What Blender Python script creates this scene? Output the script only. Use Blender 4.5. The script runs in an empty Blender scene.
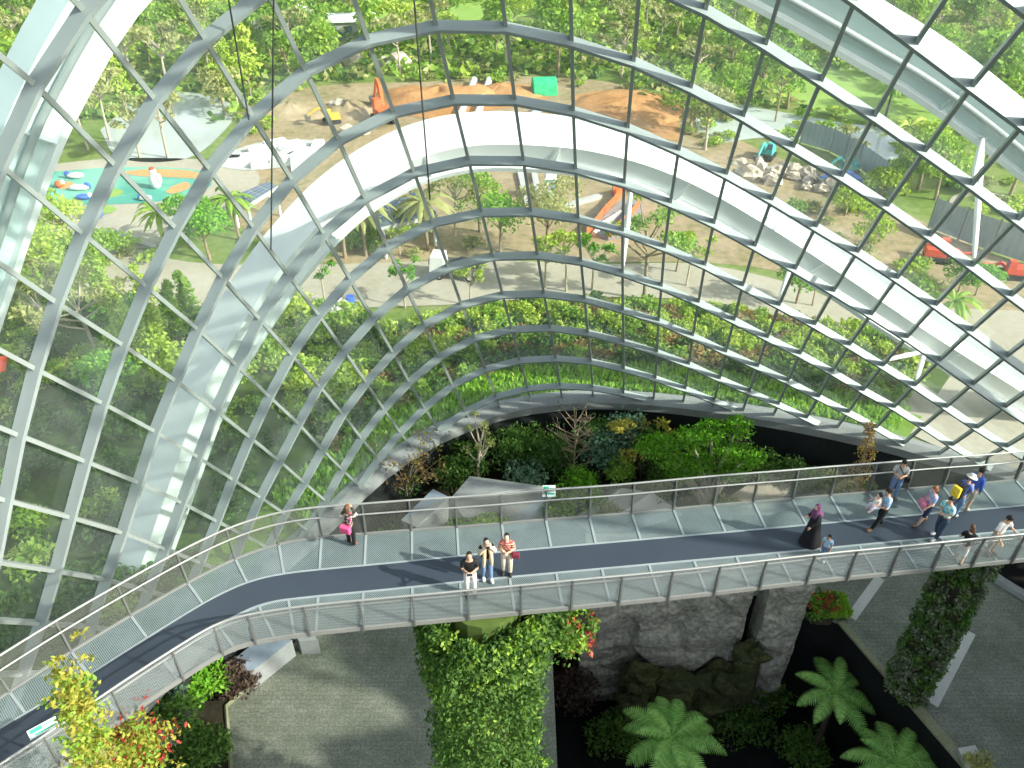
import bpy, bmesh, math, random
from math import sin, cos, pi, radians
from mathutils import Vector, Matrix, noise
random.seed(11)
scene = bpy.context.scene
COL = scene.collection
V = Vector
F, H, PITCH = 828.0, 35.0, radians(37)
CS, SN = cos(PITCH), sin(PITCH)

# ---------------------------------------------------------------- camera
cam = bpy.data.cameras.new('camera')
cam.sensor_width = 36.0
cam.lens = F / 1024 * 36
cam.clip_end = 2000
cam_ob = bpy.data.objects.new('camera', cam)
COL.objects.link(cam_ob)
cam_ob.location = (0, 0, H)
cam_ob.rotation_euler = (radians(90) - PITCH, 0, 0)
scene.camera = cam_ob

def ray(px, py):
    xc, yu = (px - 512) / F, (384 - py) / F
    return V((xc, CS + yu * SN, -SN + yu * CS))
def at(px, py, z=0.0):
    r = ray(px, py)
    t = (z - H) / r.z
    return V((r.x * t, r.y * t, z))
def aty(px, py, y):
    r = ray(px, py)
    t = y / r.y
    return V((r.x * t, y, H + r.z * t))

# ---------------------------------------------------------------- materials
def new_mat(name):
    m = bpy.data.materials.new(name)
    m.use_nodes = True
    nt = m.node_tree
    return m, nt, nt.nodes, nt.links, nt.nodes['Principled BSDF']

def ramp(nodes, stops):
    r = nodes.new('ShaderNodeValToRGB')
    e = r.color_ramp.elements
    while len(e) < len(stops): e.new(0.5)
    for el, (p, c) in zip(e, stops):
        el.position = p
        el.color = (*c, 1)
    return r

def mat_plain(name, c, rough=0.6, metal=0.0, var=0.12, scale=3.0, bump=0.0, spec=0.3):
    m, nt, N, L, b = new_mat(name)
    tc = N.new('ShaderNodeTexCoord')
    n = N.new('ShaderNodeTexNoise')
    n.inputs['Scale'].default_value = scale
    n.inputs['Detail'].default_value = 5
    L.new(tc.outputs['Object'], n.inputs['Vector'])
    r = ramp(N, [(0.3, tuple(max(0, x * (1 - var)) for x in c)), (0.7, tuple(min(1, x * (1 + var)) for x in c))])
    L.new(n.outputs['Fac'], r.inputs['Fac'])
    L.new(r.outputs['Color'], b.inputs['Base Color'])
    b.inputs['Roughness'].default_value = rough
    b.inputs['Metallic'].default_value = metal
    b.inputs['Specular IOR Level'].default_value = spec
    if bump:
        bp = N.new('ShaderNodeBump')
        bp.inputs['Strength'].default_value = bump
        L.new(n.outputs['Fac'], bp.inputs['Height'])
        L.new(bp.outputs['Normal'], b.inputs['Normal'])
    return m

def mat_ground(name, stops, scale=0.3, scale2=4.0, rough=0.9, bump=0.3):
    m, nt, N, L, b = new_mat(name)
    tc = N.new('ShaderNodeTexCoord')
    n = N.new('ShaderNodeTexNoise'); n.inputs['Scale'].default_value = scale; n.inputs['Detail'].default_value = 8
    n.inputs['Roughness'].default_value = 0.65
    n2 = N.new('ShaderNodeTexNoise'); n2.inputs['Scale'].default_value = scale2; n2.inputs['Detail'].default_value = 6
    L.new(tc.outputs['Object'], n.inputs['Vector']); L.new(tc.outputs['Object'], n2.inputs['Vector'])
    mx = N.new('ShaderNodeMix'); mx.inputs['Factor'].default_value = 0.4
    L.new(n.outputs['Fac'], mx.inputs['A']); L.new(n2.outputs['Fac'], mx.inputs['B'])
    r = ramp(N, stops)
    L.new(mx.outputs['Result'], r.inputs['Fac'])
    L.new(r.outputs['Color'], b.inputs['Base Color'])
    b.inputs['Roughness'].default_value = rough
    b.inputs['Specular IOR Level'].default_value = 0.15
    if bump:
        bp = N.new('ShaderNodeBump'); bp.inputs['Strength'].default_value = bump
        L.new(mx.outputs['Result'], bp.inputs['Height']); L.new(bp.outputs['Normal'], b.inputs['Normal'])
    return m

def mat_leaf(name, c1, c2, c3, trans=0.35):
    m, nt, N, L, b = new_mat(name)
    g = N.new('ShaderNodeNewGeometry')
    oi = N.new('ShaderNodeObjectInfo')
    a = N.new('ShaderNodeMath'); a.operation = 'MULTIPLY_ADD'
    L.new(g.outputs['Random Per Island'], a.inputs[0]); a.inputs[1].default_value = 0.6
    mm = N.new('ShaderNodeMath'); mm.operation = 'MULTIPLY'; mm.inputs[1].default_value = 0.4
    L.new(oi.outputs['Random'], mm.inputs[0]); L.new(mm.outputs[0], a.inputs[2])
    r = ramp(N, [(0.05, c1), (0.5, c2), (0.95, c3)])
    L.new(a.outputs[0], r.inputs['Fac'])
    L.new(r.outputs['Color'], b.inputs['Base Color'])
    b.inputs['Roughness'].default_value = 0.55
    b.inputs['Specular IOR Level'].default_value = 0.2
    t = N.new('ShaderNodeBsdfTranslucent')
    hs = N.new('ShaderNodeHueSaturation'); hs.inputs['Value'].default_value = 1.3; hs.inputs['Saturation'].default_value = 1.1
    L.new(r.outputs['Color'], hs.inputs['Color']); L.new(hs.outputs['Color'], t.inputs['Color'])
    mx = N.new('ShaderNodeMixShader'); mx.inputs[0].default_value = trans
    L.new(b.outputs[0], mx.inputs[1]); L.new(t.outputs[0], mx.inputs[2])
    L.new(mx.outputs[0], N['Material Output'].inputs['Surface'])
    return m

def mat_glass(name):
    m, nt, N, L, b = new_mat(name)
    N.remove(b)
    tr = N.new('ShaderNodeBsdfTransparent'); tr.inputs[0].default_value = (0.90, 0.965, 0.94, 1)
    df = N.new('ShaderNodeBsdfDiffuse'); df.inputs[0].default_value = (0.80, 0.92, 0.88, 1)
    tl = N.new('ShaderNodeBsdfTranslucent'); tl.inputs[0].default_value = (0.80, 0.92, 0.88, 1)
    gl = N.new('ShaderNodeBsdfGlossy'); gl.inputs['Roughness'].default_value = 0.05
    ad = N.new('ShaderNodeMixShader'); ad.inputs[0].default_value = 0.5
    L.new(df.outputs[0], ad.inputs[1]); L.new(tl.outputs[0], ad.inputs[2])
    tc = N.new('ShaderNodeTexCoord')
    n = N.new('ShaderNodeTexNoise'); n.inputs['Scale'].default_value = 0.35; n.inputs['Detail'].default_value = 4
    L.new(tc.outputs['Object'], n.inputs['Vector'])
    mr = N.new('ShaderNodeMapRange'); mr.inputs['From Min'].default_value = 0.35; mr.inputs['From Max'].default_value = 0.7
    mr.inputs['To Min'].default_value = GLASS_HAZE * 0.6; mr.inputs['To Max'].default_value = GLASS_HAZE * 1.5
    L.new(n.outputs['Fac'], mr.inputs['Value'])
    m1 = N.new('ShaderNodeMixShader'); L.new(mr.outputs[0], m1.inputs[0])
    L.new(tr.outputs[0], m1.inputs[1]); L.new(ad.outputs[0], m1.inputs[2])
    lw = N.new('ShaderNodeLayerWeight'); lw.inputs['Blend'].default_value = 0.25
    fr = N.new('ShaderNodeMapRange'); fr.inputs['To Min'].default_value = 0.02; fr.inputs['To Max'].default_value = 0.28
    L.new(lw.outputs['Facing'], fr.inputs['Value'])
    m2 = N.new('ShaderNodeMixShader'); L.new(fr.outputs[0], m2.inputs[0])
    L.new(m1.outputs[0], m2.inputs[1]); L.new(gl.outputs[0], m2.inputs[2])
    L.new(m2.outputs[0], N['Material Output'].inputs['Surface'])
    return m

def mat_screen(name, c, alpha, scale=14.0, rough=0.5, var=0.35):
    """woven / perforated metal: fine diagonal weave of see-through and solid"""
    m, nt, N, L, b = new_mat(name)
    tc = N.new('ShaderNodeTexCoord')
    w1 = N.new('ShaderNodeTexWave'); w1.wave_type = 'BANDS'; w1.bands_direction = 'DIAGONAL'
    w1.inputs['Scale'].default_value = scale; w1.inputs['Distortion'].default_value = 0.4
    L.new(tc.outputs['Object'], w1.inputs['Vector'])
    n = N.new('ShaderNodeTexNoise'); n.inputs['Scale'].default_value = 1.3; n.inputs['Detail'].default_value = 4
    L.new(tc.outputs['Object'], n.inputs['Vector'])
    mx = N.new('ShaderNodeMix'); mx.inputs['Factor'].default_value = 0.45
    L.new(w1.outputs['Fac'], mx.inputs['A']); L.new(n.outputs['Fac'], mx.inputs['B'])
    r = ramp(N, [(0.2, tuple(x * (1 - var) for x in c)), (0.8, tuple(min(1, x * (1 + var)) for x in c))])
    L.new(mx.outputs['Result'], r.inputs['Fac']); L.new(r.outputs['Color'], b.inputs['Base Color'])
    b.inputs['Roughness'].default_value = rough
    b.inputs['Metallic'].default_value = 0.2
    tr = N.new('ShaderNodeBsdfTransparent')
    mr = N.new('ShaderNodeMapRange'); mr.inputs['To Min'].default_value = max(0, alpha - 0.18); mr.inputs['To Max'].default_value = min(1, alpha + 0.18)
    L.new(w1.outputs['Fac'], mr.inputs['Value'])
    ms = N.new('ShaderNodeMixShader'); L.new(mr.outputs[0], ms.inputs[0])
    L.new(tr.outputs[0], ms.inputs[1]); L.new(b.outputs[0], ms.inputs[2])
    L.new(ms.outputs[0], N['Material Output'].inputs['Surface'])
    return m

def mat_pattern(name, kind, c1, c2, scale):
    m, nt, N, L, b = new_mat(name)
    tc = N.new('ShaderNodeTexCoord')
    if kind == 'stripe':
        t = N.new('ShaderNodeTexWave'); t.bands_direction = 'Z'; t.inputs['Scale'].default_value = scale; out = t.outputs['Fac']
    elif kind == 'check':
        t = N.new('ShaderNodeTexChecker'); t.inputs['Scale'].default_value = scale; out = t.outputs['Fac']
    else:
        t = N.new('ShaderNodeTexVoronoi'); t.inputs['Scale'].default_value = scale; out = t.outputs['Distance']
    L.new(tc.outputs['Object'], t.inputs['Vector'])
    r = ramp(N, [(0.35, c1), (0.6, c2)])
    L.new(out, r.inputs['Fac']); L.new(r.outputs['Color'], b.inputs['Base Color'])
    b.inputs['Roughness'].default_value = 0.8
    return m

GLASS_HAZE = 0.085  # pale film in the panes stands in for the haze outside
M = {}
M['steel'] = mat_plain('grey_painted_steel', (0.31, 0.365, 0.36), 0.45, 0.1, 0.08, 0.6)
M['mull'] = mat_plain('mullion_paint', (0.34, 0.39, 0.37), 0.45, 0.1, 0.08, 0.6)
M['glass'] = mat_glass('dome_glass')
M['white'] = mat_plain('white_paint', (0.88, 0.92, 0.91), 0.5, 0, 0.04, 0.4)
M['archhaze'] = mat_plain('haze_tinted_white', (0.62, 0.76, 0.75), 0.5, 0, 0.05, 0.4)  # white arch with bluish shade and haze mixed into its colour
M['whitebright'] = mat_plain('white_plastic', (0.85, 0.86, 0.84), 0.5, 0, 0.05, 2)
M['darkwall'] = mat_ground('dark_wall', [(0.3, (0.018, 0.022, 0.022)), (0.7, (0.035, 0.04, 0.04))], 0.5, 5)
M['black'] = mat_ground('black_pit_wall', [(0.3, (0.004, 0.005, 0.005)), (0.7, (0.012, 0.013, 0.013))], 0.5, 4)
M['concrete'] = mat_ground('concrete', [(0.3, (0.22, 0.24, 0.24)), (0.7, (0.34, 0.36, 0.35))], 0.6, 7)
M['paleconc'] = mat_ground('pale_concrete', [(0.3, (0.42, 0.44, 0.42)), (0.7, (0.56, 0.57, 0.54))], 0.6, 7)
M['kerb'] = mat_ground('mossy_kerb', [(0.3, (0.14, 0.16, 0.06)), (0.7, (0.30, 0.31, 0.24))], 0.5, 6)
M['grate'] = mat_screen('deck_grating', (0.18, 0.235, 0.24), 0.80, 9.5, 0.5, 0.42)
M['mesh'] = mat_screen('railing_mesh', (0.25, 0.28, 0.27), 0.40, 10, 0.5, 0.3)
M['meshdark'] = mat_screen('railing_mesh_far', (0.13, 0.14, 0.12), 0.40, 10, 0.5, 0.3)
M['slate'] = mat_plain('slate_runner', (0.040, 0.055, 0.075), 0.42, 0, 0.12, 0.5, 0.0, 0.5)
M['rail'] = mat_plain('rail_steel', (0.45, 0.46, 0.43), 0.35, 0.6, 0.08, 2)
M['post'] = mat_plain('post_steel', (0.20, 0.21, 0.20), 0.4, 0.5, 0.08, 2)
M['edge'] = mat_plain('deck_edge_steel', (0.30, 0.31, 0.29), 0.45, 0.4, 0.08, 2)
M['crossbar'] = mat_plain('deck_crossbar', (0.38, 0.44, 0.45), 0.4, 0.3, 0.08, 2)
M['soil'] = mat_ground('soil', [(0.3, (0.02, 0.018, 0.012)), (0.7, (0.05, 0.045, 0.03))], 0.5, 4)
M['ground'] = mat_ground('ground_cover', [(0.28, (0.08, 0.15, 0.025)), (0.48, (0.16, 0.24, 0.05)), (0.62, (0.26, 0.29, 0.11)), (0.76, (0.38, 0.35, 0.21))], 0.12, 1.2)
M['earth'] = mat_ground('bare_earth', [(0.30, (0.16, 0.20, 0.06)), (0.42, (0.27, 0.23, 0.12)), (0.55, (0.40, 0.31, 0.19)), (0.72, (0.48, 0.42, 0.31))], 0.15, 1.4)
M['orange'] = mat_ground('orange_earth', [(0.3, (0.36, 0.17, 0.06)), (0.7, (0.58, 0.33, 0.14))], 0.25, 2)
M['road'] = mat_ground('pale_road', [(0.3, (0.37, 0.34, 0.26)), (0.7, (0.50, 0.47, 0.38))], 0.12, 2.0)
M['lawn'] = mat_ground('lawn', [(0.3, (0.20, 0.36, 0.06)), (0.7, (0.34, 0.48, 0.12))], 0.2, 3)
M['grassbase'] = mat_ground('grass_base', [(0.3, (0.10, 0.20, 0.02)), (0.7, (0.22, 0.36, 0.05))], 0.4, 5)
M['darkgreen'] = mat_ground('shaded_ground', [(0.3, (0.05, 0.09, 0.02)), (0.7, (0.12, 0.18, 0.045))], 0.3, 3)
M['water'] = mat_plain('pond_water', (0.52, 0.58, 0.56), 0.12, 0, 0.15, 0.1, 0, 0.6)
M['turq'] = mat_ground('play_surface', [(0.45, (0.09, 0.36, 0.28)), (0.56, (0.20, 0.50, 0.38))], 0.1, 0.3, bump=0)
M['playorange'] = mat_plain('orange_play_surface', (0.62, 0.33, 0.13), 0.8)
M['bark'] = mat_plain('bark', (0.30, 0.24, 0.16), 0.9, 0, 0.3, 6)
M['barkpale'] = mat_plain('pale_bark', (0.48, 0.42, 0.32), 0.9, 0, 0.25, 6)
M['barkdark'] = mat_plain('dark_bark', (0.07, 0.055, 0.04), 0.9, 0, 0.3, 6)
M['leaf'] = mat_leaf('leaf_green', (0.130, 0.260, 0.039), (0.260, 0.429, 0.065), (0.442, 0.585, 0.117))
M['leafy'] = mat_leaf('leaf_yellow_green', (0.250, 0.375, 0.050), (0.413, 0.550, 0.088), (0.600, 0.675, 0.163))
M['leafo'] = mat_leaf('leaf_olive', (0.200, 0.237, 0.075), (0.350, 0.388, 0.138), (0.525, 0.512, 0.225))
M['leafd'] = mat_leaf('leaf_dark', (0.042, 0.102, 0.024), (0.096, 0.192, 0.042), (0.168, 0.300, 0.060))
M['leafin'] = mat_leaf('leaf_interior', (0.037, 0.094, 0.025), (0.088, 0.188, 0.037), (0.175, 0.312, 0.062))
M['leafbright'] = mat_leaf('leaf_bright', (0.09, 0.26, 0.02), (0.18, 0.42, 0.04), (0.32, 0.56, 0.07))
M['leafblue'] = mat_leaf('leaf_blue_green', (0.07, 0.16, 0.09), (0.14, 0.26, 0.16), (0.24, 0.38, 0.25))
M['leafgold'] = mat_leaf('leaf_gold', (0.24, 0.26, 0.04), (0.42, 0.40, 0.07), (0.52, 0.40, 0.13))
M['leafrust'] = mat_leaf('leaf_rust', (0.192, 0.144, 0.060), (0.336, 0.228, 0.096), (0.456, 0.336, 0.120))
M['leafgrey'] = mat_leaf('leaf_grey_ivy', (0.084, 0.120, 0.060), (0.192, 0.240, 0.144), (0.432, 0.480, 0.360))
M['leafred'] = mat_leaf('leaf_red', (0.20, 0.03, 0.02), (0.42, 0.07, 0.05), (0.60, 0.18, 0.10))
M['leafbrown'] = mat_leaf('leaf_brown', (0.05, 0.035, 0.025), (0.09, 0.065, 0.05), (0.15, 0.11, 0.08))
M['fern'] = mat_leaf('fern_green', (0.135, 0.315, 0.075), (0.255, 0.495, 0.120), (0.420, 0.675, 0.195), 0.3)
M['grassblade'] = mat_leaf('grass_blade', (0.176, 0.374, 0.033), (0.308, 0.528, 0.066), (0.462, 0.638, 0.132))
M['red'] = mat_plain('red_paint', (0.72, 0.10, 0.05), 0.5)
M['orangered'] = mat_plain('orange_red_paint', (0.75, 0.16, 0.05), 0.5)
M['yellow'] = mat_plain('yellow_paint', (0.75, 0.48, 0.08), 0.5)
M['teal'] = mat_plain('teal_paint', (0.10, 0.52, 0.50), 0.5)
M['blue'] = mat_plain('blue_paint', (0.06, 0.16, 0.62), 0.5)
M['tarp'] = mat_plain('green_tarp', (0.04, 0.50, 0.22), 0.6, 0, 0.25, 1.2, 0.4)
M['hoard'] = mat_plain('grey_blue_hoarding', (0.40, 0.47, 0.50), 0.6, 0.0, 0.1, 0.5)
M['solar'] = mat_plain('dark_glass_roof', (0.16, 0.22, 0.30), 0.2, 0.2, 0.1, 1)
M['tyre'] = mat_plain('rubber', (0.03, 0.03, 0.03), 0.8)
M['boulder'] = mat_ground('boulder', [(0.3, (0.42, 0.36, 0.28)), (0.7, (0.66, 0.60, 0.50))], 1.2, 6)
M['stoneblock'] = M['boulder']
M['sign'] = mat_plain('sign_green', (0.05, 0.42, 0.26), 0.5)
M['signface'] = mat_plain('sign_face', (0.72, 0.85, 0.78), 0.5)
M['cable'] = mat_plain('dark_cable', (0.05, 0.06, 0.055), 0.5)

# ---------------------------------------------------------------- mesh builder
class MB:
    def __init__(s): s.v, s.f, s.m, s.mats = [], [], [], []
    def mi(s, mat):
        if mat not in s.mats: s.mats.append(mat)
        return s.mats.index(mat)
    def face(s, pts, mat):
        b = len(s.v); s.v.extend(tuple(p) for p in pts); s.f.append(tuple(range(b, b + len(pts)))); s.m.append(s.mi(mat))
    def grid(s, rows, mat, close=False):
        b = len(s.v); n = len(rows[0]); k = s.mi(mat)
        for r in rows: s.v.extend(tuple(p) for p in r)
        for i in range(len(rows) - 1):
            for j in range(n if close else n - 1):
                j2 = (j + 1) % n
                s.f.append((b + i * n + j, b + i * n + j2, b + (i + 1) * n + j2, b + (i + 1) * n + j)); s.m.append(k)
    def box(s, c, size, mat, rz=0.0, taper=1.0, R=None):
        c = V(c); hx, hy, hz = size[0] / 2, size[1] / 2, size[2] / 2
        Rm = R or Matrix.Rotation(rz, 3, 'Z')
        b = len(s.v); k = s.mi(mat)
        for z, t in ((-hz, 1), (hz, taper)):
            for x, y in ((-hx, -hy), (hx, -hy), (hx, hy), (-hx, hy)):
                s.v.append(tuple(c + Rm @ V((x * t, y * t, z))))
        for q in ((0, 3, 2, 1), (4, 5, 6, 7), (0, 1, 5, 4), (1, 2, 6, 5), (2, 3, 7, 6), (3, 0, 4, 7)):
            s.f.append(tuple(b + i for i in q)); s.m.append(k)
    def tube(s, pts, rad, mat, n=6, caps=True):
        pts = [V(p) for p in pts]
        if not hasattr(rad, '__len__'): rad = [rad] * len(pts)
        rows = []
        prev = None
        for i, p in enumerate(pts):
            d = (pts[min(i + 1, len(pts) - 1)] - pts[max(i - 1, 0)])
            d = d.normalized() if d.length > 1e-9 else V((0, 0, 1))
            if prev is None:
                a = V((1, 0, 0)) if abs(d.x) < 0.8 else V((0, 1, 0))
                u = d.cross(a).normalized()
            else:
                u = (prev - d * prev.dot(d))
                u = u.normalized() if u.length > 1e-6 else d.cross(V((1, 0, 0.3))).normalized()
            prev = u
            w = d.cross(u)
            rows.append([p + (u * cos(2 * pi * k / n) + w * sin(2 * pi * k / n)) * rad[i] for k in range(n)])
        s.grid(rows, mat, True)
        if caps:
            s.face(rows[0][::-1], mat); s.face(rows[-1], mat)
    def bar(s, a, b_, w, h, up, mat):
        """rectangular bar a->b; w across, h along up direction (centred)"""
        a, b_ = V(a), V(b_); d = (b_ - a).normalized()
        up = V(up); up = (up - d * up.dot(d)).normalized(); r = d.cross(up)
        rows = [[p + r * (x * w / 2) + up * (y * h / 2) for x, y in ((-1, -1), (1, -1), (1, 1), (-1, 1))] for p in (a, b_)]
        s.grid(rows, mat, True); s.face(rows[0][::-1], mat); s.face(rows[1], mat)
    def ball(s, c, r, mat, nu=8, nv=6, jit=0.0, seed=0):
        c = V(c); r = r if hasattr(r, '__len__') else (r, r, r)
        rows = []
        for i in range(nv + 1):
            th = pi * i / nv
            row = []
            for k in range(nu):
                ph = 2 * pi * k / nu
                d = V((sin(th) * cos(ph), sin(th) * sin(ph), cos(th)))
                q = 1 + (noise.noise(d * 1.7 + V((seed * 3.1, seed, 0))) * jit if jit else 0)
                row.append(c + V((d.x * r[0], d.y * r[1], d.z * r[2])) * q)
            rows.append(row)
        s.grid(rows, mat, True)
    def leaf(s, p, d, size, mat, rng, aspect=0.5):
        d = d.normalized()
        a = V((rng.uniform(-1, 1), rng.uniform(-1, 1), rng.uniform(-1, 1)))
        u = d.cross(a)
        u = u.normalized() if u.length > 1e-6 else V((1, 0, 0))
        k = s.mi(mat); b = len(s.v)
        w = u * size * aspect
        s.v.extend((tuple(p - d * size * 0.5), tuple(p + w * 0.6), tuple(p + d * size * 0.6 + a * size * 0.12), tuple(p - w * 0.6)))
        s.f.append((b, b + 1, b + 2, b + 3)); s.m.append(k)
    def blob(s, c, r, n, size, mat, rng, shell=0.6, upbias=0.25, aspect=0.5):
        c = V(c); r = r if hasattr(r, '__len__') else (r, r, r)
        for _ in range(n):
            while True:
                d = V((rng.gauss(0, 1), rng.gauss(0, 1), rng.gauss(0, 1)))
                if d.length > 0.01: break
            d.normalize()
            if d.z < -0.5: d.z *= -0.6
            q = shell + (1 - shell) * rng.random() ** 0.6
            p = c + V((d.x * r[0], d.y * r[1], d.z * r[2])) * q
            t = V((rng.uniform(-1, 1), rng.uniform(-1, 1), rng.uniform(-1, 1))) * 0.9 + V((-d.y, d.x, 0)) * 0.3 + V((0, 0, -upbias)) + d * 0.35
            s.leaf(p, t, size * rng.uniform(0.7, 1.3), mat, rng, aspect)
    def mesh(s, name, smooth=False):
        me = bpy.data.meshes.new(name)
        me.from_pydata(s.v, [], s.f)
        for m in s.mats: me.materials.append(m)
        me.polygons.foreach_set('material_index', s.m)
        if smooth: me.polygons.foreach_set('use_smooth', [True] * len(s.f))
        me.update()
        return me
    def obj(s, name, parent=None, loc=None, rz=0.0, smooth=False):
        o = bpy.data.objects.new(name, s.mesh(name, smooth))
        COL.objects.link(o)
        if parent is not None: o.parent = parent
        if loc is not None: o.location = loc
        o.rotation_euler[2] = rz
        return o

def rbox(size, mat, bev, loc=(0, 0, 0)):
    bm = bmesh.new(); bmesh.ops.create_cube(bm, size=1)
    for v in bm.verts: v.co = V((v.co.x * size[0], v.co.y * size[1], v.co.z * size[2])) + V(loc)
    bmesh.ops.bevel(bm, geom=bm.edges[:], offset=bev, segments=3, affect='EDGES', profile=.6)
    mb = MB(); bm.verts.ensure_lookup_table(); mb.v = [tuple(v.co) for v in bm.verts]; bm.verts.index_update()
    mb.f = [tuple(v.index for v in f.verts) for f in bm.faces]; mb.m = [mb.mi(mat)] * len(mb.f); bm.free()
    return mb
def empty(name, loc=(0, 0, 0), rz=0.0):
    o = bpy.data.objects.new(name, None)
    o.empty_display_size = 0.2
    COL.objects.link(o); o.location = loc; o.rotation_euler[2] = rz
    return o
def tag(o, label, cat, group=None):
    o['label'] = label; o['category'] = cat
    if group: o['group'] = group
    return o
def struct(o):
    o['kind'] = 'structure'; return o
def stuff(o, label=None, cat=None):
    o['kind'] = 'stuff'
    if label: tag(o, label, cat)
    return o
def dup(root, loc, rz, label=None, group=None, scale=None):
    r = root.copy(); COL.objects.link(r); r.location = loc; r.rotation_euler = (0, 0, rz)
    if scale is not None: r.scale = (scale if hasattr(scale, '__len__') else (scale,) * 3)
    if label: r['label'] = label
    if group: r['group'] = group
    for ch in root.children:
        c = ch.copy(); COL.objects.link(c); c.parent = r
        for g in ch.children:
            d = g.copy(); COL.objects.link(d); d.parent = c
    return r
def catmull(pts, n=8):
    pts = [V(p) for p in pts]
    P = [pts[0] * 2 - pts[1]] + pts + [pts[-1] * 2 - pts[-2]]
    out = []
    for i in range(1, len(P) - 2):
        a, b, c, d = P[i - 1:i + 3]
        for k in range(n):
            t = k / n
            out.append(0.5 * ((2 * b) + (c - a) * t + (2 * a - 5 * b + 4 * c - d) * t * t + (3 * b - a - 3 * c + d) * t ** 3))
    out.append(pts[-1])
    return out
def inside(x, y, poly):
    c = False
    for i in range(len(poly)):
        x1, y1 = poly[i][0], poly[i][1]; x2, y2 = poly[i - 1][0], poly[i - 1][1]
        if (y1 > y) != (y2 > y) and x < (x2 - x1) * (y - y1) / (y2 - y1) + x1: c = not c
    return c
def to_px(p):
    dep = p[1] * CS - (p[2] - H) * SN
    up = p[1] * SN + (p[2] - H) * CS
    return 512 + F * p[0] / dep, 384 - F * up / dep
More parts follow.
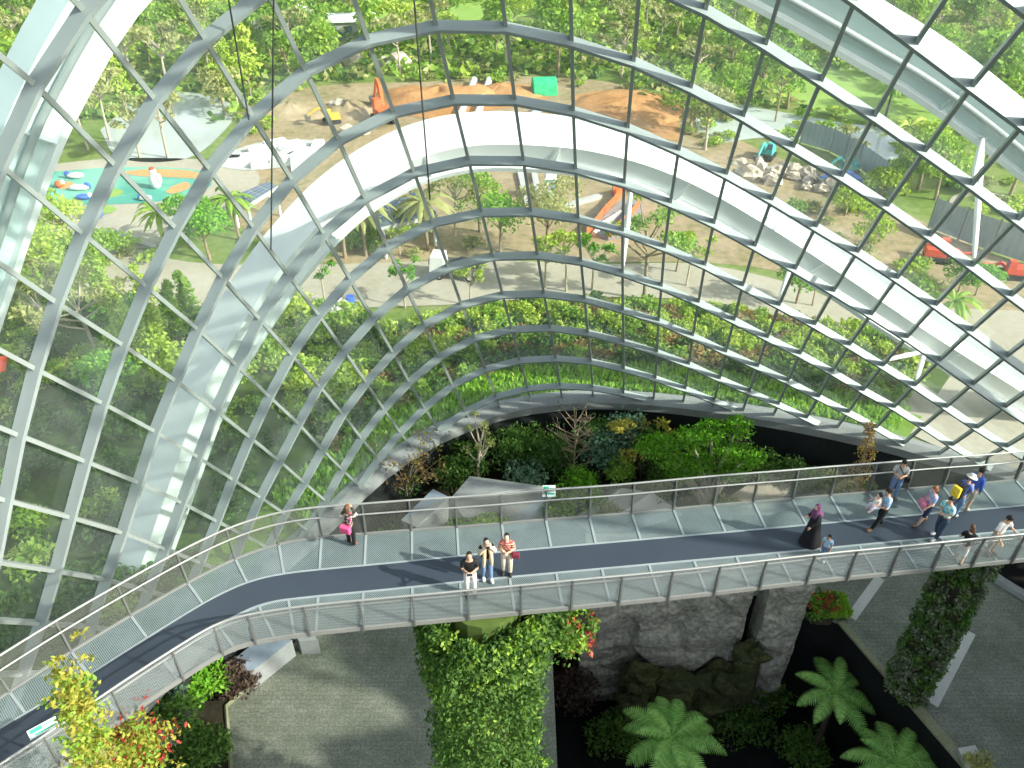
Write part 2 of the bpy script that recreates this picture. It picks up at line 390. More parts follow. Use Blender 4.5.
GRID_TXT = '''
-24.41,-6.63,11.53|-24.26,-3.14,10.60|-24.11,0.03,9.30|-23.97,2.88,7.62|-23.83,5.40,5.58|-23.70,7.59,3.16|-23.58,9.45,0.38|-23.47,11.30,-2.38|-23.37,13.13,-5.14|-23.27,14.96,-7.88|-23.17,16.77,-10.60|-23.08,18.57,-13.32|-22.98,20.36,-16.03|-22.89,22.15,-18.73|-22.79,23.92,-21.43|-22.69,25.69,-24.12|-22.58,27.46,-26.82|-22.47,29.22,-29.51|-22.36,30.98,-32.21|-22.25,32.75,-34.90
-23.59,-5.84,13.26|-23.43,-2.34,12.32|-23.27,0.84,11.01|-23.12,3.69,9.33|-22.98,6.22,7.27|-22.85,8.42,4.85|-22.72,10.28,2.06|-22.60,12.14,-0.72|-22.50,13.98,-3.48|-22.39,15.80,-6.23|-22.29,17.61,-8.96|-22.19,19.41,-11.68|-22.09,21.20,-14.39|-21.99,22.98,-17.09|-21.89,24.76,-19.79|-21.78,26.52,-22.49|-21.67,28.29,-25.18|-21.56,30.05,-27.88|-21.44,31.81,-30.58|-21.32,33.57,-33.28
-22.77,-5.06,14.99|-22.60,-1.55,14.05|-22.44,1.64,12.72|-22.28,4.50,11.03|-22.13,7.04,8.96|-21.99,9.24,6.53|-21.86,11.11,3.73|-21.74,12.97,0.94|-21.62,14.82,-1.82|-21.52,16.65,-4.58|-21.41,18.46,-7.31|-21.31,20.26,-10.04|-21.20,22.04,-12.75|-21.10,23.82,-15.45|-20.99,25.59,-18.16|-20.87,27.35,-20.85|-20.76,29.12,-23.55|-20.64,30.88,-26.25|-20.51,32.64,-28.96|-20.39,34.40,-31.66
-21.96,-4.27,16.74|-21.78,-0.76,15.78|-21.61,2.44,14.45|-21.44,5.31,12.74|-21.28,7.85,10.66|-21.13,10.07,8.21|-20.99,11.95,5.40|-20.87,13.82,2.61|-20.75,15.67,-0.17|-20.64,17.50,-2.93|-20.53,19.31,-5.67|-20.42,21.11,-8.40|-20.31,22.89,-11.11|-20.20,24.66,-13.82|-20.08,26.42,-16.52|-19.96,28.18,-19.22|-19.84,29.94,-21.92|-19.71,31.70,-24.63|-19.58,33.47,-27.34|-19.45,35.23,-30.05
-21.17,-3.50,18.50|-20.98,0.02,17.53|-20.79,3.23,16.18|-20.60,6.11,14.45|-20.43,8.66,12.36|-20.27,10.89,9.90|-20.13,12.79,7.07|-20.00,14.66,4.27|-19.88,16.52,1.48|-19.77,18.35,-1.28|-19.66,20.17,-4.03|-19.54,21.96,-6.76|-19.42,23.73,-9.48|-19.30,25.50,-12.18|-19.18,27.26,-14.89|-19.05,29.01,-17.59|-18.91,30.77,-20.30|-18.78,32.53,-23.01|-18.64,34.30,-25.73|-18.50,36.06,-28.45
-20.40,-2.74,20.27|-20.18,0.79,19.28|-19.98,4.01,17.92|-19.77,6.90,16.18|-19.59,9.47,14.07|-19.42,11.71,11.59|-19.27,13.63,8.75|-19.14,15.52,5.93|-19.02,17.38,3.13|-18.91,19.22,0.36|-18.79,21.03,-2.39|-18.66,22.81,-5.13|-18.53,24.58,-7.84|-18.40,26.33,-10.55|-18.26,28.09,-13.26|-18.12,29.84,-15.96|-17.98,31.60,-18.68|-17.83,33.36,-21.40|-17.68,35.13,-24.14|-17.53,36.90,-26.87
-19.64,-1.98,22.06|-19.41,1.56,21.06|-19.18,4.78,19.68|-18.96,7.69,17.92|-18.75,10.27,15.79|-18.56,12.53,13.29|-18.41,14.46,10.43|-18.28,16.37,7.60|-18.17,18.25,4.80|-18.05,20.09,2.01|-17.92,21.89,-0.75|-17.78,23.67,-3.49|-17.64,25.42,-6.21|-17.49,27.17,-8.92|-17.33,28.91,-11.63|-17.18,30.66,-14.35|-17.02,32.42,-17.07|-16.87,34.20,-19.82|-16.71,35.97,-22.57|-16.55,37.76,-25.33
-18.91,-1.23,23.86|-18.66,2.32,22.85|-18.41,5.55,21.45|-18.16,8.46,19.67|-17.93,11.06,17.52|-17.72,13.34,15.00|-17.55,15.29,12.13|-17.44,17.23,9.29|-17.34,19.13,6.47|-17.21,20.97,3.67|-17.06,22.77,0.88|-16.90,24.52,-1.86|-16.73,26.26,-4.58|-16.56,27.99,-7.29|-16.39,29.73,-10.01|-16.22,31.49,-12.74|-16.05,33.26,-15.49|-15.88,35.04,-18.26|-15.71,36.83,-21.04|-15.53,38.63,-23.83
-18.19,-0.48,25.67|-17.93,3.08,24.65|-17.67,6.31,23.24|-17.40,9.23,21.45|-17.13,11.83,19.28|-16.89,14.12,16.74|-16.70,16.10,13.86|-16.62,18.08,11.02|-16.53,20.02,8.19|-16.38,21.86,5.34|-16.20,23.63,2.53|-16.00,25.37,-0.23|-15.80,27.09,-2.94|-15.61,28.81,-5.66|-15.42,30.55,-8.39|-15.23,32.32,-11.15|-15.05,34.10,-13.94|-14.86,35.90,-16.75|-14.68,37.72,-19.57|-14.49,39.54,-22.40
-17.46,0.29,27.46|-17.21,3.84,26.44|-16.95,7.08,25.04|-16.68,10.00,23.25|-16.41,12.60,21.07|-16.13,14.89,18.53|-15.90,16.88,15.62|-15.85,18.90,12.81|-15.75,20.89,9.96|-15.54,22.72,7.04|-15.31,24.48,4.17|-15.08,26.20,1.43|-14.86,27.91,-1.28|-14.64,29.62,-4.01|-14.42,31.37,-6.78|-14.22,33.16,-9.60|-14.02,34.97,-12.45|-13.81,36.80,-15.31|-13.61,38.65,-18.18|-13.40,40.49,-21.05
-16.71,1.05,29.23|-16.47,4.61,28.22|-16.23,7.85,26.83|-15.98,10.77,25.05|-15.72,13.38,22.89|-15.46,15.67,20.35|-15.25,17.65,17.46|-15.11,19.69,14.63|-14.90,21.68,11.74|-14.66,23.54,8.77|-14.40,25.32,5.83|-14.15,27.03,3.12|-13.90,28.72,0.42|-13.65,30.43,-2.36|-13.41,32.20,-5.20|-13.18,34.01,-8.09|-12.97,35.86,-11.00|-12.74,37.73,-13.92|-12.51,39.60,-16.83|-12.28,41.46,-19.75
-15.92,1.83,30.97|-15.71,5.39,29.98|-15.49,8.64,28.60|-15.26,11.56,26.84|-15.03,14.17,24.70|-14.80,16.47,22.18|-14.59,18.47,19.31|-14.36,20.49,16.45|-14.10,22.49,13.57|-13.80,24.40,10.61|-13.49,26.18,7.65|-13.23,27.87,4.90|-12.93,29.53,2.15|-12.64,31.24,-0.73|-12.37,33.04,-3.68|-12.14,34.90,-6.64|-11.90,36.79,-9.62|-11.65,38.69,-12.59|-11.39,40.58,-15.55|-11.12,42.46,-18.52
-15.07,2.61,32.64|-14.89,6.18,31.68|-14.70,9.44,30.33|-14.51,12.37,28.59|-14.30,14.98,26.47|-14.08,17.29,23.97|-13.85,19.30,21.11|-13.58,21.33,18.26|-13.29,23.32,15.37|-12.96,25.21,12.40|-12.63,27.01,9.44|-12.32,28.73,6.64|-11.96,30.37,3.81|-11.60,32.08,0.80|-11.33,33.93,-2.25|-11.08,35.85,-5.29|-10.81,37.78,-8.32|-10.53,39.69,-11.33|-10.22,41.59,-14.34|-9.91,43.48,-17.35
-14.14,3.40,34.24|-13.98,6.98,33.31|-13.83,10.24,31.99|-13.67,13.19,30.29|-13.49,15.81,28.20|-13.28,18.12,25.71|-13.04,20.13,22.84|-12.73,22.17,20.00|-12.39,24.16,17.08|-12.10,26.07,14.15|-11.74,27.89,11.15|-11.34,29.64,8.16|-10.94,31.30,5.15|-10.56,33.00,2.13|-10.30,34.93,-0.96|-10.01,36.89,-4.04|-9.70,38.83,-7.11|-9.36,40.73,-10.16|-9.00,42.62,-13.21|-8.64,44.50,-16.25
-13.09,4.20,35.72|-12.97,7.79,34.84|-12.84,11.06,33.56|-12.72,14.02,31.90|-12.57,16.65,29.85|-12.38,18.98,27.39|-12.11,21.00,24.54|-11.81,23.01,21.68|-11.45,25.01,18.75|-11.17,26.93,15.80|-10.82,28.78,12.76|-10.39,30.62,9.67|-10.02,32.37,6.48|-9.69,34.21,3.34|-9.31,36.12,0.21|-8.93,38.03,-2.89|-8.53,39.93,-5.98|-8.12,41.80,-9.06|-7.70,43.66,-12.15|-7.28,45.51,-15.24
-11.93,4.99,37.08|-11.82,8.60,36.23|-11.72,11.89,35.01|-11.62,14.86,33.39|-11.51,17.50,31.39|-11.35,19.84,28.99|-11.07,21.89,26.18|-10.77,23.90,23.29|-10.46,25.90,20.37|-10.16,27.84,17.39|-9.79,29.76,14.32|-9.37,31.66,11.16|-8.97,33.56,7.89|-8.65,35.49,4.57|-8.22,37.36,1.34|-7.74,39.20,-1.80|-7.26,41.03,-4.92|-6.78,42.85,-8.04|-6.30,44.67,-11.18|-5.83,46.49,-14.33
-10.62,5.77,38.27|-10.52,9.40,37.47|-10.42,12.72,36.29|-10.34,15.70,34.73|-10.24,18.37,32.78|-10.11,20.72,30.43|-9.88,22.79,27.70|-9.61,24.83,24.85|-9.29,26.83,21.88|-8.96,28.80,18.84|-8.58,30.77,15.74|-8.16,32.69,12.49|-7.75,34.63,9.15|-7.39,36.61,5.80|-6.93,38.51,2.45|-6.40,40.30,-0.74|-5.85,42.08,-3.92|-5.32,43.86,-7.11|-4.79,45.64,-10.32|-4.28,47.43,-13.53
-9.17,6.53,39.28|-9.06,10.19,38.52|-8.96,13.53,37.39|-8.86,16.55,35.88|-8.76,19.25,33.99|-8.64,21.64,31.72|-8.47,23.72,29.04|-8.23,25.78,26.21|-7.91,27.81,23.26|-7.57,29.79,20.16|-7.20,31.76,16.98|-6.79,33.70,13.71|-6.35,35.65,10.37|-5.93,37.58,7.00|-5.43,39.45,3.64|-4.86,41.26,0.32|-4.28,43.03,-2.98|-3.70,44.79,-6.28|-3.15,46.54,-9.57|-2.61,48.30,-12.86
-7.58,7.25,40.09|-7.45,10.94,39.36|-7.32,14.32,38.26|-7.20,17.37,36.79|-7.08,20.11,34.95|-6.94,22.54,32.74|-6.78,24.64,30.10|-6.56,26.72,27.33|-6.25,28.76,24.34|-5.93,30.75,21.22|-5.55,32.74,18.07|-5.14,34.68,14.78|-4.72,36.60,11.45|-4.21,38.51,8.09|-3.71,40.35,4.69|-3.11,42.13,1.23|-2.52,43.88,-2.21|-1.94,45.61,-5.61|-1.38,47.35,-8.98|-0.84,49.10,-12.34
-5.86,7.93,40.67|-5.70,11.65,39.95|-5.54,15.06,38.87|-5.38,18.14,37.42|-5.22,20.92,35.61|-5.04,23.37,33.41|-4.85,25.49,30.78|-4.62,27.59,28.03|-4.32,29.63,25.04|-3.98,31.63,21.95|-3.58,33.61,18.77|-3.16,35.54,15.50|-2.73,37.44,12.20|-2.22,39.31,8.83|-1.69,41.13,5.36|-1.14,42.88,1.84|-0.58,44.60,-1.67|-0.03,46.33,-5.14|0.51,48.06,-8.58|1.04,49.81,-12.00
-4.02,8.55,41.02|-3.82,12.29,40.30|-3.62,15.72,39.21|-3.42,18.84,37.75|-3.21,21.64,35.92|-2.99,24.11,33.70|-2.74,26.24,31.05|-2.48,28.34,28.28|-2.17,30.36,25.26|-1.80,32.35,22.16|-1.40,34.29,18.97|-0.99,36.20,15.74|-0.54,38.08,12.45|-0.06,39.90,9.06|0.45,41.70,5.61|0.97,43.45,2.10|1.48,45.18,-1.43|1.99,46.92,-4.92|2.50,48.67,-8.39|3.01,50.43,-11.84
-2.09,9.09,41.13|-1.85,12.86,40.38|-1.61,16.31,39.27|-1.36,19.44,37.78|-1.10,22.25,35.91|-0.83,24.73,33.63|-0.54,26.86,30.92|-0.22,28.95,28.09|0.08,30.94,25.06|0.45,32.89,21.93|0.84,34.82,18.76|1.24,36.70,15.54|1.69,38.53,12.24|2.19,40.32,8.89|2.70,42.10,5.48|3.16,43.87,2.01|3.63,45.64,-1.48|4.09,47.41,-4.97|4.57,49.18,-8.43|5.05,50.96,-11.88
-0.09,9.56,41.01|0.19,13.33,40.23|0.47,16.79,39.07|0.76,19.94,37.53|1.07,22.76,35.60|1.38,25.24,33.25|1.70,27.36,30.44|2.02,29.41,27.52|2.32,31.39,24.50|2.67,33.33,21.40|3.05,35.22,18.23|3.47,37.06,15.00|3.95,38.86,11.72|4.44,40.62,8.37|4.93,42.40,5.04|5.37,44.20,1.62|5.80,46.00,-1.82|6.24,47.81,-5.26|6.69,49.62,-8.70|7.15,51.43,-12.12
1.97,9.94,40.68|2.28,13.71,39.84|2.60,17.17,38.62|2.92,20.32,37.02|3.26,23.14,35.02|3.59,25.62,32.60|3.93,27.73,29.73|4.23,29.75,26.76|4.50,31.72,23.72|4.82,33.65,20.62|5.21,35.51,17.43|5.66,37.33,14.19|6.13,39.09,10.88|6.63,40.83,7.57|7.10,42.62,4.30|7.54,44.46,0.96|7.97,46.30,-2.41|8.40,48.15,-5.79|8.84,49.99,-9.17|9.28,51.83,-12.55
4.07,10.23,40.14|4.40,14.00,39.24|4.74,17.45,37.96|5.09,20.59,36.29|5.44,23.40,34.22|5.79,25.88,31.75|6.12,27.99,28.83|6.39,29.98,25.79|6.64,31.94,22.74|6.96,33.85,19.62|7.33,35.73,16.46|7.79,37.56,13.26|8.23,39.34,9.98|8.74,41.07,6.65|9.24,42.85,3.38|9.69,44.70,0.10|10.13,46.57,-3.20|10.56,48.45,-6.51|10.99,50.32,-9.84|11.43,52.18,-13.16
6.17,10.44,39.44|6.52,14.20,38.47|6.88,17.63,37.12|7.24,20.74,35.38|7.59,23.53,33.25|7.93,25.99,30.72|8.23,28.08,27.76|8.47,30.10,24.73|8.73,32.09,21.68|9.05,34.01,18.56|9.45,35.90,15.41|9.90,37.73,12.18|10.34,39.51,8.88|10.84,41.30,5.59|11.34,43.10,2.33|11.81,44.95,-0.90|12.26,46.83,-4.14|12.70,48.72,-7.39|13.14,50.61,-10.65|13.58,52.49,-13.92
8.27,10.58,38.59|8.64,14.31,37.56|9.00,17.72,36.15|9.36,20.81,34.34|9.71,23.57,32.14|10.03,26.01,29.57|10.30,28.10,26.60|10.54,30.14,23.56|10.81,32.15,20.54|11.12,34.09,17.39|11.52,35.98,14.20|12.00,37.84,10.99|12.45,39.64,7.66|12.95,41.47,4.37|13.44,43.32,1.18|13.92,45.19,-2.00|14.39,47.08,-5.18|14.84,48.97,-8.38|15.29,50.87,-11.59|15.74,52.77,-14.80
10.36,10.65,37.64|10.73,14.36,36.55|11.09,17.75,35.08|11.45,20.81,33.21|11.80,23.55,30.96|12.12,25.96,28.35|12.37,28.08,25.44|12.63,30.13,22.42|12.91,32.14,19.32|13.22,34.12,16.19|13.58,36.07,13.02|14.05,37.96,9.79|14.54,39.81,6.49|15.04,41.66,3.22|15.54,43.53,0.03|16.03,45.41,-3.13|16.51,47.30,-6.28|16.97,49.21,-9.44|17.43,51.12,-12.61|17.88,53.03,-15.79
12.42,10.67,36.60|12.79,14.36,35.47|13.15,17.73,33.96|13.51,20.77,32.05|13.85,23.48,29.77|14.17,25.88,27.13|14.42,28.01,24.23|14.68,30.09,21.22|14.97,32.13,18.13|15.29,34.13,14.99|15.67,36.13,11.83|16.12,38.08,8.62|16.62,39.97,5.31|17.14,41.83,2.05|17.65,43.71,-1.14|18.14,45.60,-4.29|18.62,47.51,-7.43|19.09,49.42,-10.56|19.56,51.34,-13.71|20.02,53.26,-16.85
14.46,10.65,35.50|14.82,14.32,34.34|15.17,17.67,32.80|15.52,20.70,30.88|15.85,23.41,28.59|16.15,25.82,25.95|16.43,27.94,23.03|16.70,30.01,19.97|17.02,32.06,16.88|17.39,34.07,13.73|17.77,36.10,10.57|18.23,38.10,7.37|18.75,40.02,4.06|19.26,41.94,0.84|19.76,43.84,-2.33|20.25,45.76,-5.47|20.73,47.68,-8.60|21.20,49.60,-11.72|21.67,51.54,-14.84|22.14,53.47,-17.97
16.48,10.59,34.36|16.83,14.26,33.19|17.17,17.60,31.63|17.51,20.62,29.70|17.84,23.32,27.40|18.15,25.71,24.75|18.46,27.78,21.75|18.75,29.87,18.69|19.08,31.94,15.58|19.45,33.99,12.45|19.86,36.03,9.28|20.31,38.06,6.08|20.88,40.06,2.82|21.38,42.00,-0.37|21.86,43.94,-3.53|22.35,45.87,-6.66|22.83,47.81,-9.79|23.31,49.76,-12.90|23.78,51.71,-16.02|24.25,53.66,-19.13
18.47,10.52,33.19|18.82,14.17,32.01|19.16,17.51,30.45|19.49,20.52,28.51|19.82,23.22,26.20|20.14,25.60,23.52|20.45,27.66,20.46|20.75,29.74,17.38|21.09,31.83,14.27|21.46,33.91,11.13|21.91,35.96,8.01|22.41,38.00,4.88|22.95,40.02,1.63|23.46,42.01,-1.57|23.95,43.99,-4.73|24.44,45.95,-7.87|24.92,47.92,-10.99|25.40,49.88,-14.10|25.88,51.85,-17.21|26.35,53.82,-20.32
20.45,10.42,32.01|20.79,14.08,30.81|21.13,17.41,29.24|21.47,20.42,27.29|21.79,23.11,24.97|22.12,25.48,22.26|22.43,27.54,19.17|22.76,29.61,16.07|23.10,31.69,12.94|23.49,33.74,9.76|24.00,35.79,6.65|24.51,37.87,3.54|25.02,39.94,0.37|25.53,41.98,-2.81|26.03,44.00,-5.96|26.51,46.00,-9.09|27.00,47.99,-12.20|27.48,49.98,-15.32|27.96,51.97,-18.42|28.44,53.95,-21.53
22.42,10.32,30.80|22.76,13.97,29.60|23.10,17.30,28.02|23.44,20.31,26.06|23.77,23.00,23.71|24.10,25.37,20.99|24.43,27.42,17.88|24.77,29.48,14.75|25.13,31.53,11.60|25.54,33.58,8.42|26.07,35.64,5.29|26.58,37.74,2.17|27.09,39.85,-0.94|27.59,41.93,-4.07|28.09,43.98,-7.20|28.58,46.02,-10.32|29.07,48.04,-13.43|29.55,50.05,-16.54|30.04,52.06,-19.65|30.52,54.07,-22.75
24.38,10.21,29.59|24.73,13.86,28.38|25.07,17.19,26.78|25.42,20.20,24.81|25.76,22.89,22.45|26.10,25.26,19.71|26.45,27.31,16.58|26.81,29.35,13.43|27.20,31.40,10.28|27.64,33.45,7.12|28.14,35.53,3.99|28.64,37.69,0.88|29.14,39.80,-2.23|29.64,41.89,-5.34|30.14,43.96,-8.45|30.64,46.02,-11.56|31.13,48.06,-14.67|31.62,50.10,-17.78|32.11,52.13,-20.88|32.60,54.16,-23.98
26.34,10.10,28.36|26.69,13.75,27.14|27.05,17.08,25.54|27.40,20.09,23.55|27.75,22.78,21.18|28.11,25.14,18.43|28.48,27.19,15.28|28.86,29.24,12.14|29.28,31.30,8.98|29.73,33.37,5.84|30.21,35.47,2.71|30.70,37.61,-0.40|31.20,39.73,-3.50|31.70,41.83,-6.61|32.19,43.92,-9.71|32.69,46.00,-12.81|33.19,48.07,-15.92|33.68,50.13,-19.02|34.17,52.18,-22.12|34.66,54.23,-25.22
28.31,9.99,27.12|28.67,13.64,25.89|29.03,16.97,24.28|29.39,19.98,22.29|29.76,22.67,19.91|30.13,25.04,17.15|30.52,27.10,14.00|30.92,29.16,10.85|31.35,31.23,7.71|31.80,33.31,4.57|32.27,35.42,1.45|32.76,37.54,-1.67|33.25,39.66,-4.77|33.74,41.78,-7.87|34.24,43.88,-10.97|34.74,45.97,-14.07|35.23,48.06,-17.17|35.73,50.13,-20.27|36.22,52.20,-23.37|36.72,54.27,-26.47
30.28,9.88,25.87|30.65,13.53,24.63|31.02,16.87,23.02|31.40,19.88,21.02|31.78,22.58,18.64|32.16,24.96,15.87|32.56,27.02,12.73|32.98,29.09,9.58|33.41,31.17,6.44|33.87,33.26,3.31|34.33,35.37,0.19|34.81,37.48,-2.93|35.30,39.60,-6.03|35.79,41.72,-9.14|36.29,43.83,-12.24|36.78,45.93,-15.33|37.28,48.03,-18.43|37.77,50.12,-21.53|38.27,52.20,-24.63|38.76,54.29,-27.72
32.26,9.77,24.60|32.64,13.43,23.37|33.02,16.77,21.75|33.41,19.79,19.75|33.80,22.49,17.37|34.20,24.87,14.60|34.61,26.94,11.46|35.03,29.02,8.32|35.47,31.11,5.18|35.92,33.21,2.05|36.39,35.31,-1.07|36.86,37.43,-4.19|37.35,39.55,-7.29|37.84,41.66,-10.40|38.33,43.78,-13.50|38.82,45.89,-16.60|39.32,47.99,-19.69|39.82,50.09,-22.79|40.31,52.19,-25.89|40.81,54.28,-28.99
34.25,9.67,23.34|34.64,13.33,22.10|35.03,16.67,20.48|35.42,19.70,18.48|35.83,22.41,16.10|36.23,24.80,13.33|36.65,26.87,10.19|37.08,28.96,7.06|37.52,31.05,3.92|37.98,33.15,0.79|38.44,35.26,-2.33|38.91,37.37,-5.44|39.40,39.49,-8.55|39.88,41.61,-11.66|40.37,43.73,-14.76|40.87,45.84,-17.86|41.36,47.95,-20.96|41.86,50.06,-24.05|42.35,52.16,-27.15|42.85,54.26,-30.25
36.25,9.57,22.07|36.64,13.24,20.83|37.04,16.58,19.21|37.44,19.61,17.21|37.85,22.33,14.83|38.27,24.72,12.07|38.69,26.81,8.93|39.13,28.90,5.79|39.57,30.99,2.66|40.03,33.10,-0.46|40.49,35.21,-3.58|40.96,37.32,-6.70|41.44,39.44,-9.81|41.93,41.56,-12.92|42.42,43.68,-16.02|42.91,45.79,-19.12|43.40,47.91,-22.22|43.90,50.02,-25.32|44.39,52.13,-28.42|44.89,54.24,-31.51
38.25,9.48,20.80|38.65,13.15,19.56|39.06,16.50,17.94|39.47,19.53,15.94|39.88,22.25,13.56|40.30,24.65,10.80|40.73,26.74,7.67|41.17,28.83,4.53|41.62,30.93,1.40|42.07,33.04,-1.72|42.54,35.15,-4.84|43.01,37.27,-7.96|43.49,39.39,-11.07|43.97,41.51,-14.18|44.46,43.63,-17.28|44.95,45.75,-20.38|45.44,47.86,-23.48|45.94,49.98,-26.58|46.43,52.09,-29.68|46.92,54.20,-32.78
40.26,9.38,19.53|40.67,13.06,18.29|41.08,16.41,16.67|41.49,19.45,14.67|41.91,22.17,12.29|42.34,24.58,9.54|42.77,26.67,6.40|43.21,28.77,3.27|43.66,30.87,0.14|44.12,32.98,-2.98|44.58,35.10,-6.10|45.06,37.21,-9.22|45.53,39.33,-12.33|46.01,41.46,-15.44|46.50,43.58,-18.54|46.99,45.70,-21.65|47.48,47.82,-24.75|47.98,49.94,-27.85|48.47,52.05,-30.94|48.96,54.17,-34.04
'''
# ---------------------------------------------------------------- light
SUN_DIR = V((0.80, -0.30, 0.52)).normalized()
sun = bpy.data.lights.new('sun', 'SUN'); sun.energy = 5.4; sun.angle = radians(0.8); sun.color = (1.0, 0.95, 0.84)
so = bpy.data.objects.new('sun', sun); COL.objects.link(so); so.location = (60, -22, 70)
so.rotation_euler = SUN_DIR.to_track_quat('Z', 'Y').to_euler()
w = bpy.data.worlds.new('sky'); scene.world = w; w.use_nodes = True
WN, WL = w.node_tree.nodes, w.node_tree.links
sky = WN.new('ShaderNodeTexSky'); sky.sky_type = 'NISHITA'; sky.sun_disc = False
sky.sun_elevation = radians(31); sky.sun_rotation = radians(110); sky.air_density = 1.0; sky.dust_density = 2.5; sky.ozone_density = 1.0
bg = WN['Background']; bg.inputs['Strength'].default_value = 0.22
hs_ = WN.new('ShaderNodeHueSaturation'); hs_.inputs['Saturation'].default_value = 0.45
WL.new(sky.outputs[0], hs_.inputs['Color']); WL.new(hs_.outputs[0], bg.inputs['Color'])
scene.view_settings.view_transform = 'Standard'
scene.view_settings.exposure = 0.42
scene.cycles.use_denoising = True
scene.cycles.max_bounces = 6
scene.cycles.transparent_max_bounces = 24
scene.cycles.caustics_reflective = False
scene.cycles.caustics_refractive = False

# ---------------------------------------------------------------- glass shell (grid of nodes: radials x rings)
GI0, GJ0 = -9, -5
GRID = [[V([float(t) for t in q.split(',')]) for q in line.split('|')] for line in GRID_TXT.strip().split('\n')]
NI, NJ = len(GRID), len(GRID[0])
def nrm(i, j):
    a = GRID[min(i + 1, NI - 1)][j] - GRID[max(i - 1, 0)][j]
    b = GRID[i][min(j + 1, NJ - 1)] - GRID[i][max(j - 1, 0)]
    n = a.cross(b).normalized()
    c = V((6, 12, 14)) - GRID[i][j]
    return n if n.dot(c) > 0 else -n        # points into the room
BASE = []          # where each radial meets the base beam
JEND = []
for i in range(NI):
    col = GRID[i]
    for j in range(NJ - 1):
        if col[j].z > 0.25 >= col[j + 1].z:
            t = (col[j].z - 0.25) / (col[j].z - col[j + 1].z)
            BASE.append(col[j].lerp(col[j + 1], t)); JEND.append(j + t); break
shell = struct(empty('window_1', (5, 40, 0)))
def wp(o):
    o.parent = shell
    o.matrix_parent_inverse = Matrix.Translation(-shell.location)
    return o
def node(i, j):
    """node or the clipped end of the radial"""
    return GRID[i][j] if j <= JEND[i] else BASE[i]
def beam_strip(pts, nrms, wid, dep, mat):
    mb = MB(); rows = []
    for k, (p, n) in enumerate(zip(pts, nrms)):
        d = (pts[min(k + 1, len(pts) - 1)] - pts[max(k - 1, 0)]).normalized()
        s = d.cross(n).normalized() * (wid / 2)
        rows.append([p - s, p + s, p + s + n * dep, p - s + n * dep])
    mb.grid(rows, mat, True); mb.face(rows[0][::-1], mat); mb.face(rows[-1], mat)
    return mb
JTOP = 0
for j in range(JTOP, NJ):
    run_p, run_n = [], []
    for i in range(NI):
        if j <= JEND[i]:
            run_p.append(GRID[i][j]); run_n.append(nrm(i, j))
        else:
            # clip the beam where it meets the base beam
            if len(run_p) >= 2:
                wp(beam_strip(run_p, run_n, 0.14, 0.43, M['steel']).obj('arch_beam'))
            run_p, run_n = [], []
            continue
    if len(run_p) >= 2:
        wp(beam_strip(run_p, run_n, 0.14, 0.43, M['steel']).obj('arch_beam'))
# close the beams that run into the base between two radials
for j in range(JTOP, NJ):
    for i in range(NI - 1):
        a, b = j <= JEND[i], j <= JEND[i + 1]
        if a != b:
            hi, lo = (i, i + 1) if a else (i + 1, i)
            p = GRID[hi][j]; q = GRID[lo][j]
            t = (p.z - 0.25) / max(0.01, p.z - q.z); e = p.lerp(q, max(0.0, min(1.0, t)))
            if (e - p).length > 0.25:
                wp(beam_strip([p, e], [nrm(hi, j)] * 2, 0.14, 0.43, M['steel']).obj('arch_beam'))
for i in range(NI):
    js = [j for j in range(JTOP, NJ) if j < JEND[i]]
    pts = [GRID[i][j] for j in js] + [BASE[i]]
    ns = [nrm(i, j) for j in js] + [nrm(i, js[-1])]
    wp(beam_strip(pts, ns, 0.13, 0.24, M['mull']).obj('mullion'))
for j in range(JTOP, NJ - 1):
    mb = MB()
    for i in range(NI - 1):
        a, b, c, d = node(i, j), node(i + 1, j), node(i + 1, j + 1), node(i, j + 1)
        if j > JEND[i] and j > JEND[i + 1]: continue
        off = -nrm(i, j) * 0.04
        mb.face([a + off, b + off, c + off, d + off], M['glass'])
    if mb.f: wp(mb.obj('glass_strip'))
# base ring beam (wide grey sill) and dark retaining wall below it
IC = V((5, 16, 0))
EXT0 = [V((-25, 0, .25)), V((-24, -20, .25))]
EXT1 = [V((48, 22, .25)), V((50, 5, .25)), V((46, -15, .25))]
BL = EXT0[::-1] + BASE + EXT1
def outw(p):
    d = V((p.x - IC.x, p.y - IC.y, 0)); return d.normalized()
rows = []
for p in BL:
    o = outw(p)
    q = V((p.x, p.y, 0))
    rows.append([q - o * 0.75 + V((0, 0, -.45)), q - o * 0.75 + V((0, 0, .12)), q - o * .1 + V((0, 0, .32)), q + o * 0.45 + V((0, 0, .32)), q + o * 0.5 + V((0, 0, -.4))])
mb = MB(); mb.grid(rows, M['concrete']); struct(mb.obj('trim_1'))
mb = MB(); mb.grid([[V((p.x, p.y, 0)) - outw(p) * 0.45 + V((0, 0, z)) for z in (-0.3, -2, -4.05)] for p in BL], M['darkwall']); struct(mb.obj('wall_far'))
# ---------------------------------------------------------------- ground outside
rows = []
for p in BL:
    o = outw(p); q = V((p.x, p.y, 0))
    rows.append([q + o * d for d in (0.3, 3, 8, 15, 30, 60, 120, 250, 700)])
mb = MB(); mb.grid(rows, M['ground']); struct(mb.obj('ground'))

